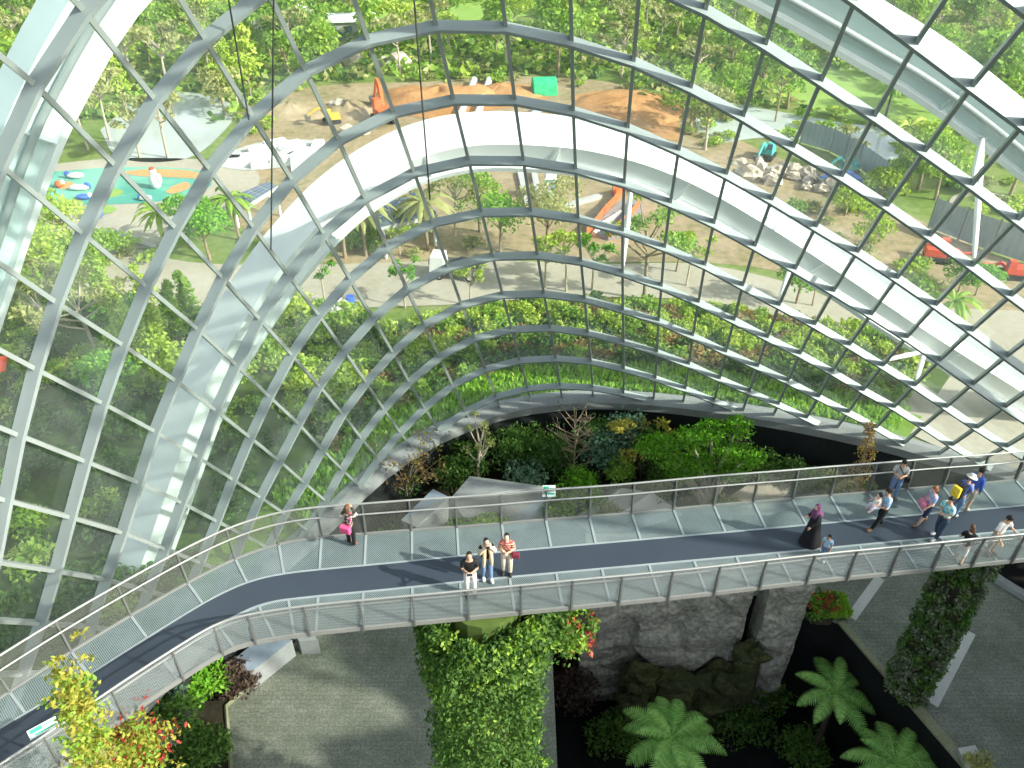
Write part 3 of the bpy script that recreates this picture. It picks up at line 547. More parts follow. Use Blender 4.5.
def patch(name, pix, mat, z, smooth=6, kind='structure'):
    pts = [at(x, y, z) for x, y in pix]
    cl = catmull(pts + [pts[0]], smooth)[:-1] if smooth else pts
    mb = MB()
    # fan-free n-gon, triangulated by bmesh
    bm = bmesh.new(); vs = [bm.verts.new(p) for p in cl]
    bm.faces.new(vs); bmesh.ops.triangulate(bm, faces=bm.faces[:])
    me = bpy.data.meshes.new(name); bm.to_mesh(me); bm.free()
    if me.polygons and me.polygons[0].normal.z < 0: me.flip_normals()
    me.materials.append(mat)
    o = bpy.data.objects.new(name, me); COL.objects.link(o); o['kind'] = kind
    return o
SITE = [(215, 150), (270, 98), (340, 84), (420, 82), (520, 76), (620, 84), (690, 112), (760, 150), (840, 180), (930, 225), (1060, 290), (1060, 330), (930, 305), (840, 288), (760, 268), (690, 262), (600, 262), (470, 258), (330, 262), (240, 225)]
patch('ground_site', SITE, M['earth'], 0.03)
ROAD = [(20, 250), (100, 240), (190, 262), (330, 264), (470, 260), (600, 264), (700, 264), (800, 286), (880, 318), (950, 308), (1100, 330), (1150, 470), (1040, 440), (960, 416), (900, 378), (840, 345), (760, 312), (680, 299), (560, 297), (460, 304), (330, 308), (200, 306), (60, 300)]
patch('road', ROAD, M['road'], 0.06)
patch('road_apron', [(880, 392), (905, 374), (960, 408), (1040, 434), (1150, 466), (1170, 560), (1040, 478), (960, 454), (915, 436), (890, 420)], M['road'], 0.085)
LAWN = [(775, 92), (800, 70), (860, 68), (930, 86), (960, 110), (935, 132), (880, 124), (820, 112)]
patch('lawn', LAWN, M['lawn'], 0.04)
patch('lawn', [(-60, 20), (60, 8), (140, 14), (100, 40), (-40, 60)], M['lawn'], 0.04)
patch('lawn', [(350, 8), (420, -2), (520, 2), (560, 10), (480, 20), (380, 18)], M['lawn'], 0.04)
patch('pond', [(690, 92), (720, 100), (760, 108), (840, 122), (905, 132), (920, 150), (880, 160), (830, 142), (760, 138), (705, 140)], M['water'], 0.05)
patch('pond', [(100, 130), (140, 98), (190, 92), (235, 108), (215, 140), (180, 160), (120, 158)], M['water'], 0.05)
patch('road_playground', [(20, 168), (120, 158), (230, 162), (260, 180), (225, 212), (160, 245), (90, 245), (30, 222)], M['road'], 0.05)
patch('floor_playground', [(50, 172), (120, 167), (196, 170), (212, 184), (180, 198), (120, 204), (58, 203), (40, 190)], M['turq'], 0.08)
patch('floor_playground', [(118, 172), (150, 169), (192, 171), (204, 178), (170, 177), (140, 176)], M['playorange'], 0.11)
patch('floor_playground', [(172, 186), (186, 182), (190, 187), (176, 193), (166, 192)], M['playorange'], 0.11)
patch('floor_playground', [(54, 184), (66, 181), (76, 185), (62, 189)], M['playorange'], 0.11)
patch('lawn_island', [(98, 192), (112, 188), (124, 192), (112, 197)], M['lawn'], 0.12)
patch('lawn_island', [(58, 203), (72, 199), (84, 203), (70, 208)], M['lawn'], 0.12)
patch('lawn_island', [(95, 209), (106, 205), (117, 209), (104, 214)], M['lawn'], 0.12)
patch('ground_orange', [(395, 112), (420, 92), (470, 84), (540, 86), (545, 100), (480, 112), (430, 118)], M['orange'], 0.07)
patch('ground_orange', [(570, 96), (610, 90), (650, 96), (676, 118), (680, 140), (640, 132), (600, 116)], M['orange'], 0.07)
patch('ground_trench', [(594, 226), (622, 200), (642, 204), (636, 230), (606, 240)], M['concrete'], 0.07)
patch('floor_plaza', [(220, 155), (262, 142), (312, 140), (332, 150), (300, 164), (250, 170), (222, 166)], M['paleconc'], 0.10)
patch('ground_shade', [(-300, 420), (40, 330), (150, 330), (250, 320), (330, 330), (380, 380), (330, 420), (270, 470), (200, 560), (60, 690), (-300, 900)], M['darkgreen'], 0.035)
# stone-lined grass and shrub verge against the glass
BIN = [i for i in range(len(BASE))]
mb = MB()
mb.grid([[V((BASE[i].x, BASE[i].y, .09)) + outw(BASE[i]) * d for d in (.5, 2.0, 3.6)] for i in range(9, 33)], M['grassbase']); struct(mb.obj('lawn_verge'))
mb = MB()
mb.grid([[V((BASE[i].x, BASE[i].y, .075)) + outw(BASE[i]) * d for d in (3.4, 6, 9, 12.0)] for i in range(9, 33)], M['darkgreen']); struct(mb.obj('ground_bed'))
rng = random.Random(5)
mb = MB()
for _ in range(9000):
    f = rng.uniform(12, 31.6); i = int(f); p = BASE[i].lerp(BASE[i + 1], f - i)
    d = 0.6 + 3.4 * rng.random(); q = V((p.x, p.y, .1)) + outw(p) * d
    h = rng.uniform(.25, .6)
    mb.leaf(q + V((0, 0, h * .5)), V((rng.uniform(-.4, .4), rng.uniform(-.4, .4), 1)), h, M['grassblade'], rng, .35)
stuff(mb.obj('grass'), 'bright green grass growing along the foot of the glass', 'grass')
# ---------------------------------------------------------------- big white arches outside the glass
A0 = aty(545, 146, 38.5); A1 = at(133, 588, 0.0)
r_ = ray(1010, 383); A2 = V((0, 0, H)) + r_ * 52.0
PN = (A0 - A1).cross(A2 - A1).normalized()
if PN.y > 0: PN = -PN                      # faces the camera side
def on_plane(px, py, P0):
    r = ray(px, py); o = V((0, 0, H))
    return o + r * ((P0 - o).dot(PN) / r.dot(PN))
def arch(path3, w1, w2, name, label, centre, paint):
    root = empty(name, path3[0]); tag(root, label, 'arch')
    rows1, rows2, lip = [], [], []
    n = len(path3)
    mbs = MB(); R = []
    for k, p in enumerate(path3):
        d = (path3[min(k + 1, n - 1)] - path3[max(k - 1, 0)]).normalized()
        e = d.cross(PN).normalized()
        if e.dot(p - centre) < 0: e = -e
        up = e * .72 - PN * .69; dn = -e * .72 - PN * .69
        R.append([p, p + up * w1, p + up * w1 + dn * w2, p + dn * w2])
    mbs.grid(R, paint, True); mbs.face(R[0], paint); mbs.face(R[-1][::-1], paint)
    o = mbs.obj('arch_box', root); o.matrix_parent_inverse = Matrix.Translation(-path3[0])
    # projecting lip along the inner edge
    mb = MB(); L = []
    for k in range(n):
        p, a, b, c = R[k]
        u = (c - p).normalized(); v = (a - p).normalized()
        q = p + u * w2
        L.append([q - v * .35, q - v * .35 + u * .28, q + v * .1 + u * .28, q + v * .1])
    mb.grid(L, M['white'], True); mb.face(L[0], M['white']); mb.face(L[-1][::-1], M['white'])
    o = mb.obj('arch_flange', root); o.matrix_parent_inverse = Matrix.Translation(-path3[0])
    if paint is M['archhaze']:
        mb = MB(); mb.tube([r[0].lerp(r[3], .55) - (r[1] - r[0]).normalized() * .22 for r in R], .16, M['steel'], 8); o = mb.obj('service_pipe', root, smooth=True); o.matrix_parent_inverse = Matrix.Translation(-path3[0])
    # stiffener plates on the inner face
    for k in range(4, n - 4, 9):
        p, a, b, c = R[k]
        d = (R[k + 1][0] - p).normalized()
        v = (a - p).normalized(); m2 = MB()
        m2.face([p - v * .02, c - v * .02, c - v * .3, p - v * .03], M['white'])
        m2.face([p - v * .02 + d * .05, p - v * .03 + d * .05, c - v * .3 + d * .05, c - v * .02 + d * .05], M['white'])
        m2.face([c - v * .02, c - v * .02 + d * .05, c - v * .3 + d * .05, c - v * .3], M['white'])
        o = m2.obj('stiffener', root); o.matrix_parent_inverse = Matrix.Translation(-path3[0])
    return R
RIDGE = [(128, 600), (136, 580), (155, 525), (173, 474), (190, 425), (216, 368), (250, 312), (285, 263), (330, 214), (375, 180), (425, 156), (480, 145), (545, 146), (600, 153), (660, 170), (720, 198), (780, 234), (840, 273), (900, 314), (960, 353), (1020, 391), (1090, 436)]
ridge = catmull([on_plane(x, y, A0) for x, y in RIDGE], 4)
ARC1 = arch(ridge, 1.9, 1.3, 'steel_arch', 'huge white box arch standing outside the glass, whole curve in view', V((6, 36, -8)), M['white'])
B0 = aty(26, 78, 29.5)
LP = [on_plane(x, y, B0) for x, y in [(-92, 420), (-62, 330), (-34, 240), (-6, 152), (26, 78)]]
RP = [on_plane(x, y, B0) for x, y in [(900, 32), (955, 66), (1020, 116), (1096, 182), (1176, 262)]]
ta = (LP[-1] - LP[-2]).normalized(); tb = (RP[0] - RP[1]).normalized()
k_ = (RP[0] - LP[-1]).length * 0.42
mid = []
for t in [x / 10 for x in range(1, 10)]:
    mid.append(LP[-1] * (1 - t) ** 3 + (LP[-1] + ta * k_) * 3 * t * (1 - t) ** 2 + (RP[0] + tb * k_) * 3 * t * t * (1 - t) + RP[0] * t ** 3)
# carry the low ends on down to the ground
def to_ground(p, q):
    d = (p - q).normalized(); d.z = min(d.z, -0.45); return p + d * ((p.z + .1) / -d.z)
path2 = catmull([to_ground(LP[0], LP[1])] + LP + mid + RP + [to_ground(RP[-1], RP[-2])], 3)
ARC2 = arch(path2, 1.4, 1.8, 'steel_arch', 'second white steel arch, nearer and taller, cut off by the frame at its crown', V((6, 30, -2)), M['archhaze'])
def near_arch(R, px, py, corner):
    return min((r[corner] for r in R), key=lambda p: (to_px(p)[0] - px) ** 2 + (to_px(p)[1] - py) ** 2)
def gnode(name_i, ring):
    return GRID['uvwxyzabcdefghijklmnopqrst'.index(name_i) - GI0]['OPQRSTUVWX'.index(ring) - GJ0]
def strut(R, px, py, targets, label):
    top = near_arch(R, px, py, 3)
    root = empty('arch_strut', top); tag(root, label, 'strut')
    for t in targets:
        mb = MB(); v = t - top
        mb.tube([V((0, 0, 0)), v * .12, v * .5, v * .9, v], [.06, .11, .15, .11, .06], M['whitebright'], 8)
        mb.obj('strut_rod', root, smooth=True)
    mb = MB(); mb.face([V((-.5, 0, .5)), V((.5, 0, .5)), V((0, -.1, -.4))], M['white']); mb.face([V((-.5, .12, .5)), V((0, .02, -.4)), V((.5, .12, .5))], M['white'])
    mb.grid([[V((-.5, 0, .5)), V((.5, 0, .5)), V((0, -.1, -.4))], [V((-.5, .12, .5)), V((.5, .12, .5)), V((0, .02, -.4))]], M['white'], True)
    mb.obj('strut_bracket', root)
gn = lambda a, b: gnode(a, b) - nrm('uvwxyzabcdefghijklmnopqrst'.index(a) - GI0, 'OPQRSTUVWX'.index(b) - GJ0) * .15
strut(ARC1, 628, 188, [gn('i', 'U')], 'single white strut from the big arch to the glass above the orange trench')
strut(ARC1, 795, 255, [gn('m', 'T')], 'single white strut under the big arch beside a roadside sapling')
strut(ARC1, 928, 345, [gn('q', 'T'), gn('p', 'T')], 'pair of white struts under the big arch above the shady verge')
strut(ARC2, 995, 108, [gn('o', 'P'), gn('p', 'Q')], 'pair of white struts under the second arch near the pond fence')
strut(ARC1, 405, 178, [gn('d', 'S')], 'short white strut tucked under the big arch by the blue panelled roof')
# thin cables hanging inside the glass
for (x0, y0, x1, y1, yy, lab) in ((222, -40, 249, 120, 22, 'thin dark cable hanging in front of the playground'), (274, -30, 271, 250, 23, 'thin dark cable hanging in front of the white plaza'), (411, -40, 430, 200, 23, 'thin dark cable hanging in front of the orange earth mound')):
    a, b = aty(x0, y0, yy), aty(x1, y1, yy)
    mb = MB(); mb.tube([a - b, (a - b) * .5 + V((0, 0, 0)), V((0, 0, 0))], .025, M['cable'], 5)
    o = mb.obj('hanging_cable', loc=b); tag(o, lab, 'cable')

# ---------------------------------------------------------------- interior floor with its sunken pit
FZ, PZ = -4.0, -13.0
pitA, pitB, pitC = at(838, 624, FZ), at(962, 768, FZ), at(1060, 890, FZ)
PIT = [V((2.2, 31, FZ)), V((4.2, 31.2, FZ)), V((15.5, 31.2, FZ)), V((pitA.x - 1.4, pitA.y + .8, FZ)), pitA, pitB, pitC, V((2.2, 6, FZ))]
OUT = [V((p.x, p.y, FZ)) - outw(p) * .3 for p in BL]
bm = bmesh.new()
def loop_edges(pts):
    vs = [bm.verts.new(p) for p in pts]
    return [bm.edges.new((vs[i], vs[(i + 1) % len(vs)])) for i in range(len(vs))]
ed = loop_edges(OUT) + loop_edges(PIT)
bmesh.ops.triangle_fill(bm, edges=ed, use_beauty=True)
for f in bm.faces:
    if f.normal.z < 0: f.normal_flip()
me = bpy.data.meshes.new('floor'); bm.to_mesh(me); bm.free()
m, nt, N, L, b = new_mat('paving')
tc = N.new('ShaderNodeTexCoord')
br = N.new('ShaderNodeTexBrick'); br.inputs['Scale'].default_value = 1.0; br.inputs['Brick Width'].default_value = .5; br.inputs['Row Height'].default_value = .25; br.inputs['Mortar Size'].default_value = .012
br.inputs['Color1'].default_value = (.165, .178, .158, 1); br.inputs['Color2'].default_value = (.20, .212, .188, 1); br.inputs['Mortar'].default_value = (.12, .13, .115, 1)
n = N.new('ShaderNodeTexNoise'); n.inputs['Scale'].default_value = .45; n.inputs['Detail'].default_value = 9; n.inputs['Roughness'].default_value = .75
n2 = N.new('ShaderNodeTexNoise'); n2.inputs['Scale'].default_value = 9; n2.inputs['Detail'].default_value = 5
L.new(tc.outputs['Object'], br.inputs['Vector']); L.new(tc.outputs['Object'], n.inputs['Vector']); L.new(tc.outputs['Object'], n2.inputs['Vector'])
r = ramp(N, [(.3, (.50, .58, .46)), (.62, (1.05, 1.08, 1.02))]); L.new(n.outputs['Fac'], r.inputs['Fac'])
r2 = ramp(N, [(.35, (.68, .7, .66)), (.65, (1.2, 1.2, 1.15))]); L.new(n2.outputs['Fac'], r2.inputs['Fac'])
mx = N.new('ShaderNodeMix'); mx.data_type = 'RGBA'; mx.blend_type = 'MULTIPLY'; mx.inputs[0].default_value = 1
mx2 = N.new('ShaderNodeMix'); mx2.data_type = 'RGBA'; mx2.blend_type = 'MULTIPLY'; mx2.inputs[0].default_value = 1
L.new(br.outputs['Color'], mx.inputs[6]); L.new(r.outputs['Color'], mx.inputs[7]); L.new(mx.outputs[2], mx2.inputs[6]); L.new(r2.outputs['Color'], mx2.inputs[7])
L.new(mx2.outputs[2], b.inputs['Base Color']); b.inputs['Roughness'].default_value = .6
M['paving'] = m
me.materials.append(m)
fl = bpy.data.objects.new('floor', me); COL.objects.link(fl); struct(fl)
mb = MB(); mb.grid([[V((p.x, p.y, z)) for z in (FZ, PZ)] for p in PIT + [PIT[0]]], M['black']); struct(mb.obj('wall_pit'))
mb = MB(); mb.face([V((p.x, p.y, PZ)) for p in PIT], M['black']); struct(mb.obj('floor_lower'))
# planting bed in front of the dark wall
bed = [at(x, y, FZ + .05) for x, y in ((352, 520), (400, 470), (460, 452), (570, 446), (700, 452), (800, 470), (900, 500), (885, 530), (800, 545), (580, 560), (380, 575))]
mb = MB(); mb.face([p for p in bed], M['soil']); struct(mb.obj('floor_bed'))
# pit edge coping, drain strips
d = (pitB - pitA).normalized(); side = V((d.y, -d.x, 0))
if side.x < 0: side = -side
for t0, t1, mt, wd in ((0.0, .50, 'kerb', .35), (.47, 1.06, 'kerb', .55)):
    a, b2 = pitA.lerp(pitB, t0), pitA.lerp(pitB, t1)
    mb = MB(); mb.bar(a + side * wd / 2 + V((0, 0, .06)), b2 + side * wd / 2 + V((0, 0, .06)), wd, .16, (0, 0, 1), M[mt]); struct(mb.obj('trim_2' if t0 == 0 else 'trim_3'))
for nm, (x0, y0), (x1, y1), wd in (('trim_4', (880, 578), (851, 618), .55), ('trim_5', (970, 632), (932, 704), .6)):
    a, b2 = at(x0, y0, FZ), at(x1, y1, FZ)
    mb = MB(); mb.bar(a + V((0, 0, .01)), b2 + V((0, 0, .01)), wd, .04, (0, 0, 1), M['paleconc']); struct(mb.obj(nm))
mb = MB(); mb.tube([at(x, y, FZ + .05) for x, y in ((955, 560), (985, 572), (1010, 588), (1040, 606))], .35, M['concrete'], 8); struct(mb.obj('trim_6'))
mb = MB(); mb.face([at(x, y, FZ + .03) for x, y in ((975, 560), (1040, 548), (1060, 600), (1030, 596), (1000, 580))], M['black']); struct(mb.obj('floor_dark_bed'))
mb = MB(); mb.tube([at(x, y, FZ + .06) for x, y in ((300, 640), (226, 706), (231, 768), (236, 830))], .12, M['kerb'], 6); struct(mb.obj('trim_7'))
mb = MB(); mb.face([at(x, y, FZ + .04) for x, y in ((300, 641), (227, 707), (232, 768), (240, 860), (-40, 900), (20, 740), (180, 640))], M['soil']); struct(mb.obj('floor_bed_front'))

def block(name, label, cat, top_px, zt, zb, mat_top, mat_side):
    mb = MB(); T = [at(x, y, zt) for x, y in top_px]
    base = T[0]
    mb.face([p - base for p in T], mat_top)
    for i in range(len(T)):
        a, c = T[i] - base, T[(i + 1) % len(T)] - base
        mb.face([a, c, V((c.x, c.y, zb - zt)), V((a.x, a.y, zb - zt))], mat_side)
    o = mb.obj(name, loc=base)
    bm = bmesh.new(); bm.from_mesh(o.data); bmesh.ops.remove_doubles(bm, verts=bm.verts, dist=.001); bmesh.ops.recalc_face_normals(bm, faces=bm.faces); bm.to_mesh(o.data); bm.free()
    return tag(o, label, cat)
M['bluegrey'] = mat_ground('blue_grey_cap', [(.3, (.22, .28, .34)), (.7, (.30, .36, .42))], .4, 3)
block('concrete_plinth', 'long grey concrete block with blue grey top under the walkway bend', 'plinth', [(230, 662), (268, 632), (292, 640), (250, 673)], -2.6, FZ, M['bluegrey'], M['concrete'])
block('concrete_plinth', 'short dark concrete stub beside the longer grey block', 'plinth', [(294, 634), (312, 632), (318, 640), (299, 641)], -2.8, FZ, M['concrete'], M['concrete'])
block('concrete_plinth', 'pale angular concrete cap at the lower end of the pit kerb', 'plinth', [(958, 748), (975, 745), (996, 775), (972, 778)], -3.6, FZ, M['paleconc'], M['concrete'])

def crystal(label, base_px, ridge_px, zr, mats, name='faceted_skylight', cat='skylight'):
    """angular roof: a polygon on the bed and one raised ridge, every facet flat"""
    Bp = [at(x, y, FZ) for x, y in base_px]; Rp = [at(x, y, zr_) for (x, y), zr_ in zip(ridge_px, zr)]
    o0 = V((sum(p.x for p in Bp) / len(Bp), sum(p.y for p in Bp) / len(Bp), FZ))
    bm = bmesh.new()
    for p in Bp + Rp: bm.verts.new(p - o0)
    bmesh.ops.convex_hull(bm, input=bm.verts[:])
    me = bpy.data.meshes.new(name)
    rr = random.Random(len(label))
    for mt in mats: me.materials.append(M[mt])
    for f in bm.faces: f.material_index = rr.randrange(len(mats))
    bm.to_mesh(me); bm.free()
    o = bpy.data.objects.new(name, me); COL.objects.link(o); o.location = o0
    return tag(o, label, cat)
FM = ['paleconc', 'concrete', 'bluegrey']
k = crystal('grey kiosk with a slanted roof under the twiggy bush', [(412, 545), (448, 536), (444, 520), (405, 527)], [(401, 520), (433, 489), (449, 497), (447, 505), (416, 527)], [-1.4, -.9, -.9, -1.2, -1.4], ['bluegrey', 'concrete'], 'angular_kiosk', 'kiosk')
crystal('long angular pale skylight between kiosk and exit sign', [(440, 530), (470, 512), (560, 506), (548, 524), (480, 538)], [(450, 499), (470, 476), (541, 486), (548, 492), (478, 494)], [-1.2, -.8, -.8, -1.2, -1.6], FM)
crystal('low pale skylight peeping behind the person in pink bag', [(385, 534), (400, 522), (416, 528), (410, 540)], [(398, 520)], [-2.9], FM)
crystal('pale crystal shaped skylight below the bare tree', [(570, 520), (604, 492), (668, 496), (684, 516), (640, 530), (590, 534)], [(622, 488), (652, 492)], [-2.2, -2.4], ['paleconc', 'whitebright', 'paleconc', 'bluegrey'])
crystal('beige crystal shaped skylight under the spreading tree', [(700, 515), (742, 486), (806, 482), (822, 500), (770, 516)], [(765, 474), (800, 476)], [-2.0, -2.4], ['concrete', 'boulder', 'paleconc'])

# ---------------------------------------------------------------- rock faces of the pit
def rock_face(label, x0, x1, z0, z1, y, seed, depth, mats, rough, name='rock_face', cell=2.4):
    nx, nz = int((x1 - x0) * 9), int((z1 - z0) * 9)
    mb = MB(); rows = []
    cx = (x0 + x1) / 2
    for j in range(nz + 1):
        row = []
        for i in range(nx + 1):
            x, z = x0 + (x1 - x0) * i / nx, z0 + (z1 - z0) * j / nz
            p = V((x / cell + z * .16, seed * 7.7, z / cell * 1.25 - x * .10))
            dd, pp = noise.voronoi(p)
            c = noise.cell(pp[0] * 3.1 + V((seed, 0, 0)))
            edge = min(1.0, (dd[1] - dd[0]) * 5)
            tilt = (p - pp[0]).dot(V((c - .5, 0, .6 - c)))
            h = depth * (c * .7 + tilt * .8) * (.25 + .75 * edge) - (1 - edge) * .18
            h += noise.fractal(V((x * 1.3, seed, z * 1.3)), 1.0, 2.0, 5) * rough
            env = min(1, min(i, nx - i) / 5)
            yy = -h * (.4 + .6 * env)
            row.append(V((x - cx, yy, z - z0)))
        rows.append(row)
    back = 1.6
    mb.grid(rows, M[mats])
    top = rows[-1]
    mb.grid([top, [V((p.x, back, p.z)) for p in top]], M[mats])
    for cidx in (0, -1):
        mb.grid([[r[cidx] for r in rows], [V((r[cidx].x, back, r[cidx].z)) for r in rows]], M[mats])
    mb.grid([[V((rows[0][0].x, back, 0)), V((rows[0][-1].x, back, 0))], [V((rows[0][0].x, back, z1 - z0)), V((rows[0][-1].x, back, z1 - z0))]], M[mats])
    o = mb.obj(name, loc=(cx, y, z0))
    return tag(o, label, 'rock face')
m, nt, N, L, b = new_mat('slab_rock')
tc = N.new('ShaderNodeTexCoord')
n = N.new('ShaderNodeTexNoise'); n.inputs['Scale'].default_value = .5; n.inputs['Detail'].default_value = 10; n.inputs['Roughness'].default_value = .7
n2 = N.new('ShaderNodeTexNoise'); n2.inputs['Scale'].default_value = 4; n2.inputs['Detail'].default_value = 8
L.new(tc.outputs['Object'], n.inputs['Vector']); L.new(tc.outputs['Object'], n2.inputs['Vector'])
mx = N.new('ShaderNodeMix'); mx.inputs['Factor'].default_value = .5
L.new(n.outputs['Fac'], mx.inputs['A']); L.new(n2.outputs['Fac'], mx.inputs['B'])
r = ramp(N, [(.33, (.13, .14, .10)), (.5, (.29, .29, .24)), (.66, (.48, .46, .38))]); L.new(mx.outputs['Result'], r.inputs['Fac'])
sx = N.new('ShaderNodeSeparateXYZ'); L.new(tc.outputs['Object'], sx.inputs[0])
L.new(r.outputs['Color'], b.inputs['Base Color']); b.inputs['Roughness'].default_value = .9
bp = N.new('ShaderNodeBump'); bp.inputs['Strength'].default_value = .5; L.new(n2.outputs['Fac'], bp.inputs['Height']); L.new(bp.outputs['Normal'], b.inputs['Normal'])
M['rock'] = m
M['mossrock'] = mat_ground('mossy_rock', [(.3, (.02, .025, .012)), (.5, (.05, .06, .025)), (.7, (.13, .14, .06))], .9, 5)
rock_face('broad grey rock face of split slabs below the walkway', 4.1, 13.6, PZ, .6, 30.2, 2, .55, 'rock', .10)
rock_face('narrow projecting rock pier beside the red flowers', 14.3, 16.6, PZ, .4, 29.6, 5, .5, 'rock', .14, cell=1.8)
prng = random.Random(3)
for (x, y, z, r, lab) in ((640, 676, -8.5, 1.0, 'mossy boulder at the foot of the broad rock face'), (668, 690, -10, 1.4, 'dark mossy boulder behind the largest tree fern'), (720, 672, -9.5, 1.2, 'dark tilted boulder in the crevice by the rock pier'), (745, 640, -7, .9, 'mossy boulder high in the dark crevice'), (700, 700, -11.5, 1.5, 'low dark boulder in the middle of the pit'), (632, 700, -9.8, .8, 'small yellow green mossy boulder')):
    p = at(x, y, z)
    if p.y > 29.2: p.y = 29.2
    mb = MB(); mb.ball((0, 0, 0), (r * 1.1, r * .8, r), M['mossrock'], 14, 10, .7, len(lab))
    top = p.z
    o = mb.obj('mossy_boulder', loc=p); tag(o, lab, 'boulder')
    mb = MB(); mb.tube([V((0, 0, -.3)), V((0, 0, PZ - p.z))], [r * .8, r * 1.1], M['mossrock'], 10); mb.obj('boulder_base', o)

# added rock flank out of view, raised and notched to shade the lower level
mb = MB(); rows = []
for j in range(31):
    row = []
    for i in range(49):
        y = -14 + 40.5 * i / 48; ht = 28.5 + 3.2 * noise.noise(V((y * .35, 4, 1))) - 12.5 * max(0, 1 - abs(y - 20.5) / 5.0) ; z = FZ + ht * j / 30
        bx = 33.5 + (z - FZ) * .10 + max(0, y - 20) * .35 + 2.6 * noise.fractal(V((y * .16, z * .16, 3)), 1, 2, 5)
        row.append(V((bx, y, z + (1.8 * noise.noise(V((y * .3, 1, 1))) if j == 30 else 0))))
    rows.append(row)
mb.grid(rows, M['mossrock'])
mb.grid([rows[-1], [V((p.x + 5, p.y, p.z + 1.2)) for p in rows[-1]], [V((p.x + 9, p.y, FZ)) for p in rows[-1]]], M['mossrock'])
struct(mb.obj('wall_added_shade'))
# ---------------------------------------------------------------- the walkway
DZ = 16.0
FAR = [(-140, 795), (-60, 740), (11, 692), (72, 652), (129, 618), (192, 581), (235, 559), (280, 543), (320, 538), (366, 535), (412, 531), (457, 528), (502, 525), (546, 520), (590, 518), (632, 514), (674, 510), (714, 506), (754, 503), (793, 500), (830, 496), (869, 494), (907, 490), (943, 487), (979, 485), (1015, 481), (1055, 477), (1100, 473)]
DARK = [(-160, 830), (-80, 780), (0, 728), (62, 693), (127, 651), (175, 621), (215, 597), (262, 577), (330, 569), (396, 563), (463, 556), (517, 551), (642, 540), (768, 529), (918, 515), (1024, 506), (1120, 497)]
NEAR = [(-40, 828), (52, 768), (124, 716), (184, 676), (224, 651), (256, 641), (300, 634), (342, 629), (469, 617), (582, 605.5), (684, 596), (805, 581), (889, 573), (972, 564), (1024, 559), (1120, 548)]
NPOST = [(0, 802), (59, 762), (124, 716), (182, 677), (222, 652), (256, 641), (310, 632.5), (364, 627), (415, 622), (469, 617), (521, 611.5), (571, 606.5), (619, 602), (668, 597), (714, 592), (759, 586.5), (806, 581), (847, 577), (889, 573), (931, 568.5), (971, 564), (1011, 560), (1055, 555.5)]
p3 = lambda L_: [at(x, y, DZ) for x, y in L_]
farS, darkS, nearS = catmull(p3(FAR), 4), catmull(p3(DARK), 6), catmull(p3(NEAR), 6)
def relax(L_, n):
    for _ in range(n):
        L_ = [L_[0]] + [(L_[i - 1] + L_[i] * 2 + L_[i + 1]) / 4 for i in range(1, len(L_) - 1)] + [L_[-1]]
    return L_
farS, darkS, nearS = relax(farS, 14), relax(darkS, 10), relax(nearS, 10)
def hit(o, d, poly):
    best = None
    for a, b2 in zip(poly, poly[1:]):
        e = b2 - a; den = d.x * e.y - d.y * e.x
        if abs(den) < 1e-9: continue
        t = ((a.x - o.x) * e.y - (a.y - o.y) * e.x) / den
        u = ((a.x - o.x) * d.y - (a.y - o.y) * d.x) / den
        if -.001 <= u <= 1.001 and t > 0.05 and (best is None or t < best): best = t
    return best
stations = []
for k, p in enumerate(farS):
    t = (farS[min(k + 1, len(farS) - 1)] - farS[max(k - 1, 0)]).normalized()
    n_ = V((t.y, -t.x, 0))
    if n_.y > 0: n_ = -n_
    a, c = hit(p, n_, darkS), hit(p, n_, nearS)
    if a is None or c is None or c > 7: continue
    stations.append((p, p + n_ * a, p + n_ * (a + .98), p + n_ * c, t, n_, k))
walk = empty('elevated_walkway', (stations[len(stations) // 2][1].x, stations[len(stations) // 2][1].y, DZ)); tag(walk, 'curving elevated walkway with a dark runner between pale grating strips', 'walkway')
def wk(o, par=None):
    o.parent = par or walk
    if par is None: o.matrix_parent_inverse = Matrix.Translation(-walk.location)
    else: o.matrix_parent_inverse = Matrix.Identity(4)
    return o
U = lambda z: V((0, 0, z))
mb = MB(); mb.grid([[s[0], s[1]] for s in stations], M['grate']); wk(mb.obj('grating_strip'))
mb = MB(); mb.grid([[s[2], s[3]] for s in stations], M['grate']); wk(mb.obj('grating_strip'))
mb = MB(); mb.grid([[s[1] + U(-.08), s[1] + U(.02), s[2] + U(.02), s[2] + U(-.08)] for s in stations], M['slate'], True); wk(mb.obj('runner'))
for e_, sg in ((0, 1), (3, -1)):
    mb = MB(); mb.grid([[s[e_] + U(.06), s[e_] + s[5] * (-.06 * sg) + U(.06), s[e_] + s[5] * (-.06 * sg) + U(-.08), s[e_] + U(-.08)] for s in stations], M['edge'], True)
    wk(mb.obj('edge_beam'))
for e_ in (1, 2):
    mb = MB(); mb.grid([[s[e_] + s[5] * (-.03) + U(.03), s[e_] + s[5] * .03 + U(.03), s[e_] + s[5] * .03 + U(-.1), s[e_] - s[5] * .03 + U(-.1)] for s in stations], M['crossbar'], True)
    wk(mb.obj('runner_trim'))
st4 = [s for s in stations if s[6] % 4 == 0]
for s in st4:
    mb = MB(); mb.bar(s[0] + U(-.02), s[1] + U(-.02), .07, .08, (0, 0, 1), M['crossbar']); wk(mb.obj('crossbar')); mb = MB(); mb.bar(s[2] + U(-.02), s[3] + U(-.02), .07, .08, (0, 0, 1), M['crossbar']); wk(mb.obj('crossbar'))
    mb = MB(); mb.bar(s[0] + U(-.12), s[3] + U(-.12), .08, .12, (0, 0, 1), M['post']); wk(mb.obj('floor_beam'))
